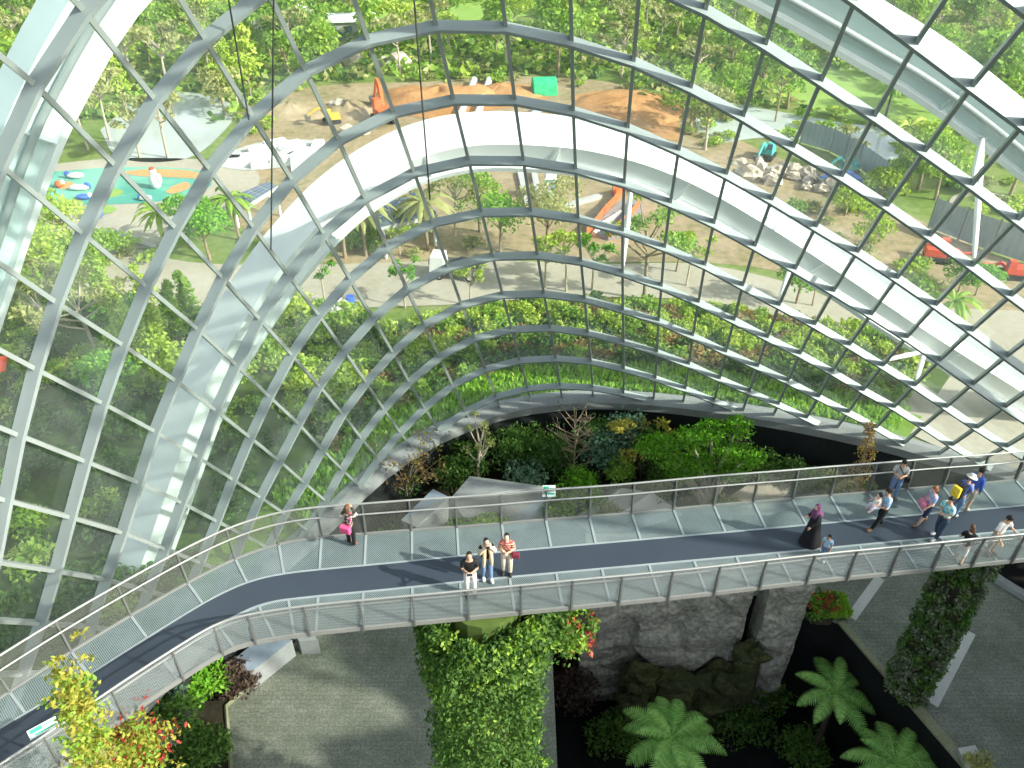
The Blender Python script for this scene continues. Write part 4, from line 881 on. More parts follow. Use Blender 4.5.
def railing(line, posts, outdir, tilt, mesh_mat, h=1.20):
    rl = empty('railing', walk.location); rl.parent = walk; rl.matrix_parent_inverse = Matrix.Translation(-walk.location)
    def rp(o):
        o.parent = rl; o.matrix_parent_inverse = Matrix.Translation(-walk.location); return o
    top = lambda p, o: p + o * tilt + U(h)
    for p, o in posts:
        mb = MB(); t = V((-o.y, o.x, 0))
        mb.bar(p + o * .04 + U(-.06), p + o * (tilt * .6) + U(h * .62), .05, .13, o, M['post'])
        mb.bar(p + o * (tilt * .55) + U(h * .58), top(p, o), .04, .08, o, M['post'])
        rp(mb.obj('post'))
    pts = [top(p, o) for p, o in line]
    mb = MB(); mb.tube(pts, .032, M['rail'], 8); rp(mb.obj('handrail', smooth=True))
    pts = [p + o * (tilt * .72 - .10) + U(h * .74) for p, o in line]
    mb = MB(); mb.tube(pts, .028, M['rail'], 8); rp(mb.obj('grab_rail', smooth=True))
    mb = MB(); mb.grid([[p + o * .02 + U(.08), p + o * (tilt * .95) + U(h * .96)] for p, o in line], mesh_mat); rp(mb.obj('infill_mesh'))
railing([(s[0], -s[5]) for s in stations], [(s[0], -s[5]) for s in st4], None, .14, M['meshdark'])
nline = []
for k in range(0, len(nearS)):
    t = (nearS[min(k + 1, len(nearS) - 1)] - nearS[max(k - 1, 0)]).normalized(); o_ = V((t.y, -t.x, 0))
    nline.append((nearS[k], o_ if o_.y < 0 else -o_))
nposts = []
for x, y in NPOST:
    p = at(x, y, DZ); q = min(nline, key=lambda a: (a[0] - p).length); nposts.append((p, q[1]))
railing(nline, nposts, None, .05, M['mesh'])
# signs hung on the rails
def sign(px, py, z, wid, hei, yaw, tilt, label):
    root = empty('rail_sign', at(px, py, z)); root.rotation_euler = (tilt, 0, yaw); tag(root, label, 'sign')
    mb = MB(); mb.box((0, 0, 0), (wid, .03, hei), M['signface']); mb.obj('sign_plate', root)
    mb = MB(); mb.box((-wid * .22, -.02, hei * .2), (wid * .42, .01, hei * .42), M['sign']); mb.box((wid * .2, -.02, hei * .22), (wid * .3, .01, hei * .12), M['sign'])
    mb.box((wid * .05, -.02, -hei * .22), (wid * .75, .01, hei * .16), M['sign']); mb.obj('sign_marks', root)
sign(549, 491, DZ + 1.12, .40, .36, 0, -.45, 'small green and white sign fixed to the far handrail')
sign(43, 728, DZ + 1.1, .62, .22, radians(38), -.9, 'pale flat sign fixed to the near handrail by the golden climber')
# ================================================================ PLANTS
ROOM = [(p.x, p.y) for p in BL]
def outdoors(p, m=0.6):
    q = V((p.x, p.y, 0)); q = q - outw(q) * m
    return not inside(q.x, q.y, ROOM)
def tree_geo(h, crown_r, kind, leaf, bark, n, ls, seed):
    """returns trunk and crown builders, base at the origin"""
    rg = random.Random(seed)
    tr, cr = MB(), MB()
    lean = V((rg.uniform(-.06, .06), rg.uniform(-.06, .06), 0)) * h
    if kind == 'round':
        tr.tube([(0, 0, 0), lean * .4 + V((0, 0, h * .35)), lean + V((0, 0, h * .75))], [h * .028, h * .02, h * .008], bark, 6)
        k = 7
        for q in range(k):
            a = 2 * pi * q / k + rg.uniform(-.4, .4); rr = crown_r * rg.uniform(.35, .65); z = h * rg.uniform(.45, .9)
            c = lean * .7 + V((cos(a) * rr, sin(a) * rr, z))
            tr.tube([lean * .5 + V((0, 0, z * .62)), c], [h * .012, h * .004], bark, 4)
            cr.blob(c, (crown_r * .5, crown_r * .5, h * .17), n // (k + 1), ls, leaf, rg)
        cr.blob(lean + V((0, 0, h * .85)), (crown_r * .5, crown_r * .5, h * .16), n // (k + 1), ls, leaf, rg)
    elif kind == 'slim':
        tr.tube([(0, 0, 0), lean * .5 + V((0, 0, h * .5)), lean + V((0, 0, h * .96))], [h * .02, h * .014, h * .004], bark, 6)
        for q in range(8):
            t = q / 7; z = h * (.28 + .68 * t); rr = crown_r * (1 - .72 * t) * rg.uniform(.8, 1.15)
            a = rg.uniform(0, 6.28)
            c = lean * t + V((cos(a) * rr * .3, sin(a) * rr * .3, z))
            cr.blob(c, (rr, rr, h * .10), n // 8, ls, leaf, rg, .35)
    elif kind == 'sparse':
        tr.tube([(0, 0, 0), lean * .3 + V((0, 0, h * .4)), lean + V((0, 0, h * .7))], [h * .02, h * .015, h * .009], bark, 6)
        for q in range(9):
            a = 2 * pi * q / 9 + rg.uniform(-.4, .4); z0 = h * rg.uniform(.42, .68); rr = crown_r * rg.uniform(.5, 1.0)
            c = lean + V((cos(a) * rr, sin(a) * rr, z0 + h * rg.uniform(.12, .32)))
            tr.tube([lean * .7 + V((0, 0, z0)), (lean * .7 + V((0, 0, z0))).lerp(c, .5) + V((0, 0, -.02 * h)), c], [h * .011, h * .008, h * .003], bark, 5)
            cr.blob(c, (crown_r * .33, crown_r * .33, h * .07), n // 9, ls, leaf, rg, .2)
    elif kind == 'bare':
        tr.tube([(0, 0, 0), lean * .5 + V((0, 0, h * .5)), lean + V((0, 0, h))], [h * .015, h * .009, h * .002], bark, 6)
        for q in range(30):
            a = rg.uniform(0, 6.28); z0 = h * rg.uniform(.25, .85); ln = crown_r * (1.1 - z0 / h * .6) * rg.uniform(.7, 1.1)
            p0 = lean * (z0 / h) + V((0, 0, z0)); p1 = p0 + V((cos(a) * ln * .55, sin(a) * ln * .55, ln * .5)); p2 = p0 + V((cos(a) * ln, sin(a) * ln, ln * .95))
            tr.tube([p0, p1, p2], [h * .006, h * .004, h * .0015], bark, 4)
            for _ in range(4):
                b2 = p1 + V((rg.uniform(-1, 1), rg.uniform(-1, 1), rg.uniform(.2, 1))) * ln * .4
                tr.tube([p1.lerp(p2, rg.random() * .7), b2], [h * .003, h * .001], bark, 3)
            cr.blob(p2, (ln * .25, ln * .25, ln * .2), max(2, n // 18), ls, leaf, rg, .1)
    elif kind == 'palm':
        tr.tube([(0, 0, 0), lean * .5 + V((0, 0, h * .5)), lean + V((0, 0, h * .8))], [h * .03, h * .02, h * .018], bark, 7)
        top = lean + V((0, 0, h * .8))
        for q in range(n):
            a = 2 * pi * q / n + rg.uniform(-.25, .25); up = rg.uniform(.1, 1.1); ln = crown_r * rg.uniform(.8, 1.15)
            pts = [top + V((cos(a) * ln * t, sin(a) * ln * t, ln * (up * t - (up * .6 + .55) * t * t))) for t in (0, .25, .5, .75, 1)]
            sd = V((-sin(a), cos(a), 0))
            cr.grid([[p - sd * w_ * ln - V((0, 0, w_ * ln * .5)), p, p + sd * w_ * ln - V((0, 0, w_ * ln * .5))] for p, w_ in zip(pts, (.02, .09, .1, .08, .01))], leaf)
    return tr, cr
def tree_one(h, cr_, kind, leaf, bark, n, ls, seed, name):
    tr, cr = tree_geo(h, cr_, kind, M[leaf], M[bark], n, ls, seed)
    off = len(tr.v)
    tr.v += cr.v
    for f, m_ in zip(cr.f, cr.m):
        tr.f.append(tuple(i + off for i in f)); tr.m.append(tr.mi(cr.mats[m_]))
    return tr.mesh(name)
PROTO = {
    'bushy dark green tree': [tree_one(7.5, 3.0, 'round', 'leaf', 'bark', 620, .62, 1, 'tree'), tree_one(6.5, 2.7, 'round', 'leaf', 'bark', 560, .58, 2, 'tree')],
    'slim upright green tree': [tree_one(8.5, 1.7, 'slim', 'leaf', 'bark', 520, .58, 3, 'tree'), tree_one(7.5, 1.5, 'slim', 'leafy', 'bark', 460, .55, 4, 'tree')],
    'yellow green bushy tree': [tree_one(6.0, 2.6, 'round', 'leafy', 'barkpale', 520, .55, 5, 'tree')],
    'pale olive open tree': [tree_one(7.5, 2.6, 'sparse', 'leafo', 'barkpale', 420, .5, 6, 'tree'), tree_one(6.5, 2.3, 'sparse', 'leafo', 'barkpale', 380, .5, 7, 'tree')],
}
KINDS_W = [('bushy dark green tree', .36), ('slim upright green tree', .28), ('yellow green bushy tree', .14), ('pale olive open tree', .22)]
def pick_kind(rg):
    x = rg.random()
    for k, w_ in KINDS_W:
        if x < w_: return k
        x -= w_
    return KINDS_W[0][0]
POND = [(690, 92), (720, 98), (760, 106), (840, 120), (905, 130), (925, 152), (880, 162), (830, 144), (760, 140), (705, 142)]
POND2 = [(112, 130), (145, 102), (190, 96), (230, 110), (212, 138), (180, 156), (125, 154)]
LAWN2 = [(770, 88), (800, 72), (860, 72), (935, 92), (960, 112), (935, 134), (880, 126), (820, 114)]
CLEAR = [(345, 20), (420, 2), (520, 6), (560, 22), (520, 30), (370, 30)]
def zone_of(px):
    return ('behind the turquoise playground' if px < 250 else 'behind the orange earth mound' if px < 500 else 'behind the green tarpaulin tent' if px < 720 else 'beyond the pond and lawn')
rng = random.Random(21)
spots = []
tries = 0
while len(spots) < 285 and tries < 60000:
    tries += 1
    y = rng.uniform(100, 196); x = rng.uniform(-1, 1) * (.66 * (.8 * y + 21) + 4)
    px, py = to_px((x, y, 0))
    if any(inside(px, py, P_) for P_ in (POND, POND2, LAWN2, SITE, CLEAR)): continue
    if y < 112 and 300 < px < 720 and py > 84: continue
    md = 4.8 if y < 135 else 6.0
    if any((x - a) ** 2 + (y - b_) ** 2 < md * md for a, b_ in spots): continue
    spots.append((x, y))
for x, y in spots:
    k = pick_kind(rng); me = rng.choice(PROTO[k])
    o = bpy.data.objects.new('tree', me); COL.objects.link(o)
    s = rng.uniform(.9, 1.35); o.location = (x, y, 0); o.rotation_euler[2] = rng.uniform(0, 6.28); o.scale = (s, s, s * rng.uniform(.9, 1.1))
    zn = zone_of(to_px((x, y, 0))[0])
    tag(o, f'{k} in the far wood {zn}', 'tree', f'{k}s in the wood {zn}')
# single trees across the middle ground: base pixel, height m, crown m, kind, leaf, bark, label
def tree_parts(px, py, h, cr_, kind, leaf, bark, n, ls, label, seed, z=0.0, name='tree', cat='tree'):
    p = at(px, py, z)
    tr, cr = tree_geo(h, cr_, kind, M[leaf], M[bark], n, ls, seed)
    root = empty(name, p); tag(root, label, cat)
    tr.obj('trunk', root, smooth=True)
    if cr.f: cr.obj('crown' if kind != 'palm' else 'fronds', root)
    return root
MIDT = [
 (103, 368, 6.2, 2.6, 'sparse', 'leafo', 'barkpale', 700, .32, 'tall open tree with pale forked trunk among the shaded shrubs'),
 (58, 350, 5.5, 1.6, 'sparse', 'leafo', 'barkpale', 500, .3, 'thin pale stemmed tree beside the red canopy'),
 (140, 372, 4.6, 1.1, 'slim', 'leafy', 'bark', 900, .3, 'cone shaped light green tree next to the forked tree'),
 (165, 384, 4.2, 1.2, 'slim', 'leafy', 'bark', 900, .3, 'broader cone shaped tree in front of the pale path'),
 (180, 352, 3.8, .9, 'slim', 'leaf', 'bark', 800, .3, 'slender cone tree close to the blue face of the arch'),
 (193, 336, 3.6, .8, 'slim', 'leaf', 'bark', 700, .3, 'small narrow conifer at the roadside by the arch'),
 (112, 322, 4.2, .9, 'slim', 'leaf', 'bark', 800, .3, 'dark narrow conifer standing on the paved bend'),
 (150, 318, 3.0, .8, 'slim', 'leafy', 'bark', 600, .3, 'short conifer behind the paved bend'),
 (210, 260, 4.3, 2.1, 'round', 'leafbright', 'bark', 2200, .32, 'big bright green leafy tree in front of the playground'),
 (240, 240, 3.4, 1.7, 'palm', 'leaf', 'bark', 16, .3, 'dark feathery palm beside the big bright green tree'),
 (165, 243, 2.6, 1.6, 'palm', 'leaf', 'bark', 16, .3, 'feathery palm between playground and bright green tree'),
 (345, 258, 4.2, 2.0, 'palm', 'leafo', 'bark', 18, .3, 'olive spiky palm clump at the kerb under the arch'),
 (366, 256, 4.0, 2.0, 'palm', 'leafo', 'bark', 18, .3, 'second olive spiky palm, nearer the panelled roof'),
 (330, 256, 3.0, 1.6, 'palm', 'leaf', 'bark', 16, .3, 'low green palm at the road edge under the arch'),
 (428, 250, 4.0, 2.0, 'palm', 'leafo', 'bark', 18, .3, 'wide palm right of the blue panelled roof'),
 (400, 256, 3.2, 1.4, 'sparse', 'leafy', 'barkpale', 380, .28, 'yellow green roadside sapling by the panelled roof'),
 (455, 236, 5.4, 2.2, 'sparse', 'leafo', 'barkpale', 650, .3, 'open leafy tree just below the arch crown'),
 (480, 232, 5.2, 2.0, 'round', 'leaf', 'bark', 900, .3, 'dense small tree below the arch crown'),
 (500, 252, 4.2, 1.8, 'round', 'leafbright', 'bark', 800, .3, 'bright tree by the road between two arch beams'),
 (545, 256, 5.6, 2.3, 'round', 'leafo', 'bark', 1100, .3, 'grey green round tree left of the orange trench'),
 (592, 290, 4.4, 1.3, 'sparse', 'leafbright', 'barkpale', 460, .28, 'young staked tree with bright crown on the near kerb'),
 (566, 292, 4.4, 1.1, 'sparse', 'leafy', 'barkpale', 340, .28, 'thin leafy sapling on the near kerb below the road'),
 (545, 288, 4.2, 1.0, 'sparse', 'leafy', 'barkpale', 300, .28, 'slender sapling nearest the shrub bed bend'),
 (644, 300, 7.2, 2.4, 'sparse', 'leaf', 'bark', 900, .3, 'tall dark trunked tree crossing the pale road'),
 (686, 286, 3.6, 1.4, 'sparse', 'leafy', 'barkpale', 400, .28, 'small leafy tree at the road beside the tall dark one'),
 (676, 272, 3.0, 1.2, 'round', 'leafbright', 'bark', 500, .28, 'small bright tree in front of the sandy yard'),
 (796, 304, 3.4, 1.5, 'round', 'leafbright', 'bark', 800, .28, 'bright green tree on the sandy verge under the arch'),
 (812, 306, 2.6, 1.0, 'sparse', 'leafo', 'bark', 300, .28, 'little thin tree next to the bright verge tree'),
 (470, 306, 3.4, .9, 'sparse', 'leafy', 'barkpale', 300, .26, 'thin sapling by the parked truck'),
 (405, 308, 3.6, .9, 'sparse', 'leafbright', 'barkpale', 320, .26, 'bright sapling left of the parked truck'),
 (325, 302, 3.6, .9, 'sparse', 'leafbright', 'barkpale', 320, .26, 'thin sapling on the road edge inside the arch'),
 (705, 150, 6.5, 2.8, 'round', 'leafo', 'barkpale', 1100, .42, 'pale multi branched tree left of the teal digger'),
 (690, 130, 6.5, 2.6, 'round', 'leaf', 'bark', 800, .42, 'dark tree at the edge of the orange earth'),
 (775, 122, 6.0, 2.2, 'sparse', 'leaf', 'bark', 600, .4, 'single tree on the near shore of the pond'),
 (722, 118, 6.0, 2.4, 'round', 'leaf', 'bark', 700, .42, 'round tree standing left of the pond'),
 (882, 128, 5.6, 2.3, 'palm', 'leaf', 'barkdark', 18, .4, 'dark palm at the far pond edge'),
 (895, 176, 6.0, 2.6, 'palm', 'leafy', 'bark', 20, .4, 'yellow green palm behind the hoarding'),
 (918, 190, 6.5, 2.8, 'round', 'leafy', 'bark', 1000, .4, 'yellowish bushy tree behind the hoarding corner'),
 (905, 196, 5.0, 2.2, 'round', 'leaf', 'bark', 800, .4, 'green bushy tree in front of the hoarding corner'),
 (935, 200, 6.0, 2.6, 'round', 'leaf', 'bark', 900, .4, 'dense tree right of the hoarding corner'),
 (880, 200, 3.0, 2.2, 'round', 'leafy', 'bark', 600, .4, 'low sprawling bush tree on the earth slope'),
 (955, 150, 6.5, 2.8, 'round', 'leaf', 'bark', 900, .42, 'leafy tree under the second arch'),
 (985, 165, 6.5, 2.8, 'round', 'leafy', 'bark', 900, .42, 'light leafy tree next to the strut pair'),
 (1010, 195, 6.0, 2.6, 'round', 'leafy', 'bark', 800, .42, 'light tree by the looping path'),
 (940, 130, 6.5, 2.8, 'round', 'leafd', 'bark', 900, .42, 'dark round tree past the lawn'),
 (1015, 140, 7, 3.0, 'round', 'leaf', 'bark', 900, .42, 'round tree at the frame edge under the second arch'),
 (845, 216, 2.6, 1.8, 'round', 'leafy', 'bark', 500, .3, 'weedy yellow green bush on the earth bank'),
 (868, 246, 2.4, 1.8, 'round', 'leafy', 'bark', 500, .3, 'broad weedy bush beside the big arch'),
 (958, 292, 2.4, 1.4, 'round', 'leafbright', 'bark', 500, .28, 'bright bush near the pale pavement'),
 (975, 296, 2.2, 1.4, 'round', 'leafbright', 'bark', 450, .28, 'second bright bush near the pale pavement'),
 (946, 322, 1.6, 1.5, 'palm', 'leaf', 'bark', 16, .28, 'low spreading plant beside the arch end'),
 (110, 140, 7.5, 2.8, 'sparse', 'leafo', 'barkpale', 600, .42, 'bleached thin tree on the near shore of the grey pond'),
 (140, 158, 6.5, 2.2, 'sparse', 'leafo', 'barkpale', 420, .42, 'pale trunked tree in front of the grey pond'),
 (168, 158, 7.5, 2.0, 'sparse', 'leafo', 'barkpale', 380, .42, 'tall white trunked tree in front of the grey pond'),
 (88, 150, 7, 2.6, 'sparse', 'leafo', 'barkpale', 500, .42, 'bleached shrubby tree by the second arch'),
 (225, 116, 5.5, 2.4, 'round', 'leafo', 'bark', 700, .42, 'olive tree at the pond end near the white plaza'),
 (215, 84, 6.5, 2.8, 'round', 'leafy', 'bark', 800, .42, 'yellowish tree across the pond'),
 (45, 300, 5.5, 2.8, 'round', 'leafy', 'barkpale', 1300, .34, 'broad light green tree beneath the second arch'),
 (30, 268, 5.5, 2.6, 'round', 'leaf', 'bark', 1200, .34, 'broad green tree behind the second arch foot'),
 (70, 250, 4.0, 1.9, 'round', 'leafy', 'bark', 800, .32, 'low bushy tree below the playground path'),
 (88, 312, 3.6, 1.9, 'round', 'leafy', 'bark', 1000, .3, 'light bushy tree left of the paved bend'),
 (132, 348, 3.2, 1.7, 'round', 'leafbright', 'bark', 1000, .28, 'bright bushy tree below the narrow conifers'),
 (62, 328, 3.4, 1.9, 'round', 'leaf', 'bark', 1000, .3, 'green bushy tree above the red canopy'),
 (190, 400, 3.0, 1.6, 'round', 'leafy', 'bark', 1000, .28, 'yellow green bushy tree against the arch foot'),
 (120, 402, 2.8, 1.7, 'round', 'leafbright', 'bark', 1000, .28, 'bright low tree in front of the forked tree'),
 (298, 330, 3.4, 1.3, 'slim', 'leafy', 'bark', 800, .28, 'yellow green upright tree inside the arch limb'),
 (262, 372, 3.2, 1.4, 'slim', 'leaf', 'bark', 800, .28, 'green upright tree in the shade inside the arch limb'),
 (110, 262, 2.4, 2.0, 'round', 'leaf', 'bark', 700, .32, 'rounded bush on the path verge'),
]
for i, t in enumerate(MIDT):
    g_ = (1.5 if t[4] == 'palm' else 1.5 if t[4] == 'slim' else 1.28) if t[1] > 225 else 1.1
    tree_parts(t[0], t[1], t[2] * g_, t[3] * g_, t[4], t[5], t[6], int(t[7] * (1.25 if t[4] != 'palm' else 1.3)), t[8] * 1.08, t[9], 100 + i)
# ---- shrubs ------------------------------------------------------------
def bush_mesh(name, r, h, leaf, n, ls, seed, stems=5, bark='barkdark', mix=None):
    rg = random.Random(seed); mb = MB()
    for q in range(stems):
        a = rg.uniform(0, 6.28); mb.tube([(0, 0, 0), V((cos(a) * r * .5, sin(a) * r * .5, h * .6))], [.03, .012], M[bark], 4)
    k = 4
    for q in range(k):
        a = 2 * pi * q / k + rg.uniform(-.5, .5); c = V((cos(a) * r * .42, sin(a) * r * .42, h * rg.uniform(.42, .62)))
        mb.blob(c, (r * .62, r * .62, h * .45), n // (k + 1), ls, M[mix if mix and q % 2 else leaf], rg, .3, 0)
    mb.blob((0, 0, h * .66), (r * .6, r * .6, h * .4), n // (k + 1), ls, M[leaf], rg, .3, 0)
    return mb.mesh(name)
SH = {'yellow green': [bush_mesh('shrub', .85, 1.0, 'leafy', 170, .30, 1), bush_mesh('shrub', .75, .85, 'leafy', 150, .28, 2)],
      'deep green': [bush_mesh('shrub', .9, 1.0, 'leaf', 170, .30, 3), bush_mesh('shrub', .8, .9, 'leafd', 160, .30, 4)],
      'brownish olive': [bush_mesh('shrub', .8, .75, 'leafrust', 140, .28, 5, mix='leafo')]}
rng = random.Random(33)
sp = []; tries = 0
while len(sp) < 275 and tries < 20000:
    tries += 1
    f = rng.uniform(14, 31.4); i = int(f); p = BASE[i].lerp(BASE[i + 1], f - i); d = rng.uniform(4.0, 12.3)
    q = V((p.x, p.y, .05)) + outw(p) * d
    if any((q - s_[0]).length < .98 for s_ in sp): continue
    sp.append((q, d, f))
for q, d, f in sp:
    row = 'nearest the verge' if d < 6.5 else 'mid bed' if d < 9.5 else 'along the road edge'
    k = rng.choice(['brownish olive', 'deep green', 'deep green']) if d < 6.5 else rng.choice(['yellow green', 'yellow green', 'deep green', 'brownish olive'])
    o = bpy.data.objects.new('shrub', rng.choice(SH[k])); COL.objects.link(o); o.location = q
    s = rng.uniform(.85, 1.3); o.scale = (s, s, s); o.rotation_euler[2] = rng.uniform(0, 6.28)
    side = 'at the bend' if f < 20 else 'before the middle glass' if f < 24 else 'below the struts'
    tag(o, f'{k} shrub {row}, {side}', 'shrub', f'{k} shrubs {row} {side}')
# shaded bushes at the near side outside the glass
DB = {'dark green bush': [bush_mesh('bush', 1.6, 1.7, 'leafd', 420, .34, 11), bush_mesh('bush', 1.4, 1.3, 'leafd', 360, .32, 12)], 'fresh green bush': [bush_mesh('bush', 1.4, 1.5, 'leaf', 400, .32, 13, mix='leafy')]}
DPOLY = [(-160, 330), (20, 330), (70, 310), (150, 330), (245, 322), (330, 300), (390, 330), (420, 372), (330, 430), (270, 480), (190, 570), (100, 660), (-160, 700)]
sp = []; tries = 0
while len(sp) < 150 and tries < 20000:
    tries += 1
    px, py = rng.uniform(-160, 420), rng.uniform(300, 700)
    if not inside(px, py, DPOLY): continue
    p = at(px, py, 0)
    if not outdoors(p, 2.0): continue
    if any((p - s_).length < 1.7 for s_ in sp): continue
    sp.append(p)
for p in sp:
    px, py = to_px(p)
    k = 'fresh green bush' if (py < 430 and rng.random() < .75) or rng.random() < .12 else 'dark green bush'
    o = bpy.data.objects.new('bush', rng.choice(DB[k])); COL.objects.link(o); o.location = p
    s = rng.uniform(.7, 1.15); o.scale = (s, s, s * rng.uniform(.8, 1.15)); o.rotation_euler[2] = rng.uniform(0, 6.28)
    z = 'in the shade below the walkway side of the glass' if py > 470 else 'around the foot of the arch' if px > 130 else 'under the forked tree'
    tag(o, f'{k} outside {z}', 'bush', f'{k}es {z}')
# weeds and low bushes scattered over the building site edges
WD = [bush_mesh('weed', 1.2, .8, 'leafy', 120, .36, 21), bush_mesh('weed', 1.3, 1.0, 'leaf', 130, .38, 22), bush_mesh('weed', 1.1, .8, 'leafo', 120, .36, 23)]
WP = [([(780, 215), (860, 200), (930, 250), (990, 290), (900, 300), (820, 270)], 34, 'on the earth bank behind the big arch'),
      ([(340, 70), (520, 66), (560, 84), (420, 82)], 26, 'along the top of the orange earth mound'),
      ([(560, 84), (690, 84), (760, 146), (700, 150), (660, 100)], 26, 'along the wood edge beside the orange earth'),
      ([(880, 150), (1040, 120), (1040, 250), (950, 210)], 40, 'beyond the hoarding fence'),
      ([(40, 240), (140, 235), (165, 262), (60, 280)], 18, 'on the verge below the playground'),
      ([(290, 190), (440, 215), (520, 225), (520, 262), (300, 262)], 22, 'along the yard beneath the arch crown'),
      ([(225, 115), (262, 100), (270, 130), (232, 150)], 12, 'by the grey pond and the plaza'),
      ([(690, 85), (790, 85), (800, 105), (900, 130), (890, 165), (820, 145), (700, 148)], 26, 'on the banks of the far pond')]
for poly, n, where in WP:
    k = 0; tries = 0
    while k < n and tries < 4000:
        tries += 1
        px, py = rng.uniform(20, 1040), rng.uniform(60, 310)
        if not inside(px, py, poly): continue
        o = bpy.data.objects.new('weed_bush', rng.choice(WD)); COL.objects.link(o); o.location = at(px, py, .03)
        s = rng.uniform(.6, 1.3); o.scale = (s, s, s); o.rotation_euler[2] = rng.uniform(0, 6.28)
        tag(o, f'low weedy bush {where}', 'bush', f'weedy bushes {where}'); k += 1

# ---------------------------------------------------------------- plants inside the dome
def bush(px, py, r, h, leaf, n, ls, label, name='bush', z=FZ + .05, mix=None, cat='bush', stems=5, seed=None, bark='barkdark'):
    p = at(px, py, z)
    if abs(z - FZ) < .2 and py < 540:
        for _ in range(30):
            nb = min(BASE, key=lambda b_: (b_.x - p.x) ** 2 + (b_.y - p.y) ** 2)
            if math.hypot(nb.x - p.x, nb.y - p.y) > r * .95 + 1.0: break
            p = p - outw(p) * .1
    sd = seed or int(px * 7 + py)
    rg = random.Random(sd)
    root = empty(name, p); tag(root, label, cat)
    mb = MB()
    for q in range(stems):
        a = rg.uniform(0, 6.28); mb.tube([(0, 0, 0), V((cos(a) * r * .3, sin(a) * r * .3, h * .45)), V((cos(a) * r * .55, sin(a) * r * .55, h * .75))], [.07, .045, .02], M[bark], 5)
    mb.obj('stems', root)
    mb = MB(); k = 6
    for q in range(k):
        a = 2 * pi * q / k + rg.uniform(-.5, .5); rr = r * rg.uniform(.3, .6)
        mb.blob((cos(a) * rr, sin(a) * rr, h * rg.uniform(.4, .8)), (r * .5, r * .5, h * .3), n // (k + 1), ls, M[mix if mix and q % 2 else leaf], rg, .4, 0)
    mb.blob((0, 0, h * .78), (r * .5, r * .5, h * .25), n // (k + 1), ls, M[leaf], rg, .4, 0)
    mb.obj('leaves', root)
    return root
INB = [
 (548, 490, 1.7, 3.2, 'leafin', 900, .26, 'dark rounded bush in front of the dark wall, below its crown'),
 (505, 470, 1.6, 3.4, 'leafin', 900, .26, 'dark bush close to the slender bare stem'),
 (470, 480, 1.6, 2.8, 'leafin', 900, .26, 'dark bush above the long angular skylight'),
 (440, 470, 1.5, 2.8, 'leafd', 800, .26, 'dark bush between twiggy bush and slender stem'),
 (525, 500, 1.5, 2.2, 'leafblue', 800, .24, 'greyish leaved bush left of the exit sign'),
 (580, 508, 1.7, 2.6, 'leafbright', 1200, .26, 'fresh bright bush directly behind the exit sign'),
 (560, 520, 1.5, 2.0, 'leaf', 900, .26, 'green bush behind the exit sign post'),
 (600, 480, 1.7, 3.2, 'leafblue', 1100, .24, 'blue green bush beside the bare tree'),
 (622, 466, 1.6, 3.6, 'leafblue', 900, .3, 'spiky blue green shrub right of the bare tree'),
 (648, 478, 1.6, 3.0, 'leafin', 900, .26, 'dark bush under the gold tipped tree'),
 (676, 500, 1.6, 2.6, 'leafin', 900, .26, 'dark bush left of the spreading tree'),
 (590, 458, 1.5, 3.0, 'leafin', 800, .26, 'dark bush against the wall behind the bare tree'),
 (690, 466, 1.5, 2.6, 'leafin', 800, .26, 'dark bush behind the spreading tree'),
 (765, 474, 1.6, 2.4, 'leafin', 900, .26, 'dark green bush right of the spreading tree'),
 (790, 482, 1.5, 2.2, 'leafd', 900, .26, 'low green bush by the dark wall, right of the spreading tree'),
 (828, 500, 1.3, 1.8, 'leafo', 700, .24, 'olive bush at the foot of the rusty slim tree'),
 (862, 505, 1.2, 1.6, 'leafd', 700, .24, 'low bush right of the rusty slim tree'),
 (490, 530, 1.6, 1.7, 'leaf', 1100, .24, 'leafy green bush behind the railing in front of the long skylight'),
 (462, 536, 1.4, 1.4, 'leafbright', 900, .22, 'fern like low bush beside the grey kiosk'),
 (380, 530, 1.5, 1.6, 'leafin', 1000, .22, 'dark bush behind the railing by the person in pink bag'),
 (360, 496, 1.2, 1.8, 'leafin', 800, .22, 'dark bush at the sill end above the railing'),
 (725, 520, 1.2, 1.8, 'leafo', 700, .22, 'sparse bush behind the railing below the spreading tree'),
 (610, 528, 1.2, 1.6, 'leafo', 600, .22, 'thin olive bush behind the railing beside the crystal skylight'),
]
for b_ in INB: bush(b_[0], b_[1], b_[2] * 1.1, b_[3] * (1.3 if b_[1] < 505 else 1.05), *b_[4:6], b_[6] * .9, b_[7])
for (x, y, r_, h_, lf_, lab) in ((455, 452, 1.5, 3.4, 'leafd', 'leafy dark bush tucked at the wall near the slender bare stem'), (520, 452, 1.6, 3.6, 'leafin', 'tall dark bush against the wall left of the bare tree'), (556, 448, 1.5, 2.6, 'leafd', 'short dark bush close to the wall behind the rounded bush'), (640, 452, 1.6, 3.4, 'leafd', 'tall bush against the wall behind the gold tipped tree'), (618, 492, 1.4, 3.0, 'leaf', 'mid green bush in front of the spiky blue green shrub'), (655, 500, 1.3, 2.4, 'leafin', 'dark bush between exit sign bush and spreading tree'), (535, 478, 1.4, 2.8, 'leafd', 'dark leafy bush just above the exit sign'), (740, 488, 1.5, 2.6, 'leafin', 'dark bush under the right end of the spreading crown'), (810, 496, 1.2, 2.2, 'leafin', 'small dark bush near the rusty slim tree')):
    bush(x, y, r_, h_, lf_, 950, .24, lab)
def interior_tree(px, py, h, cr_, kind, leaf, bark, n, ls, label, seed):
    return tree_parts(px, py, h, cr_, kind, leaf, bark, n, ls, label, seed, z=FZ + .05)
interior_tree(573, 488, 6.6, 2.3, 'bare', 'leafin', 'bark', 60, .16, 'leafless grey tree with fan of branches before the dark wall', 301)
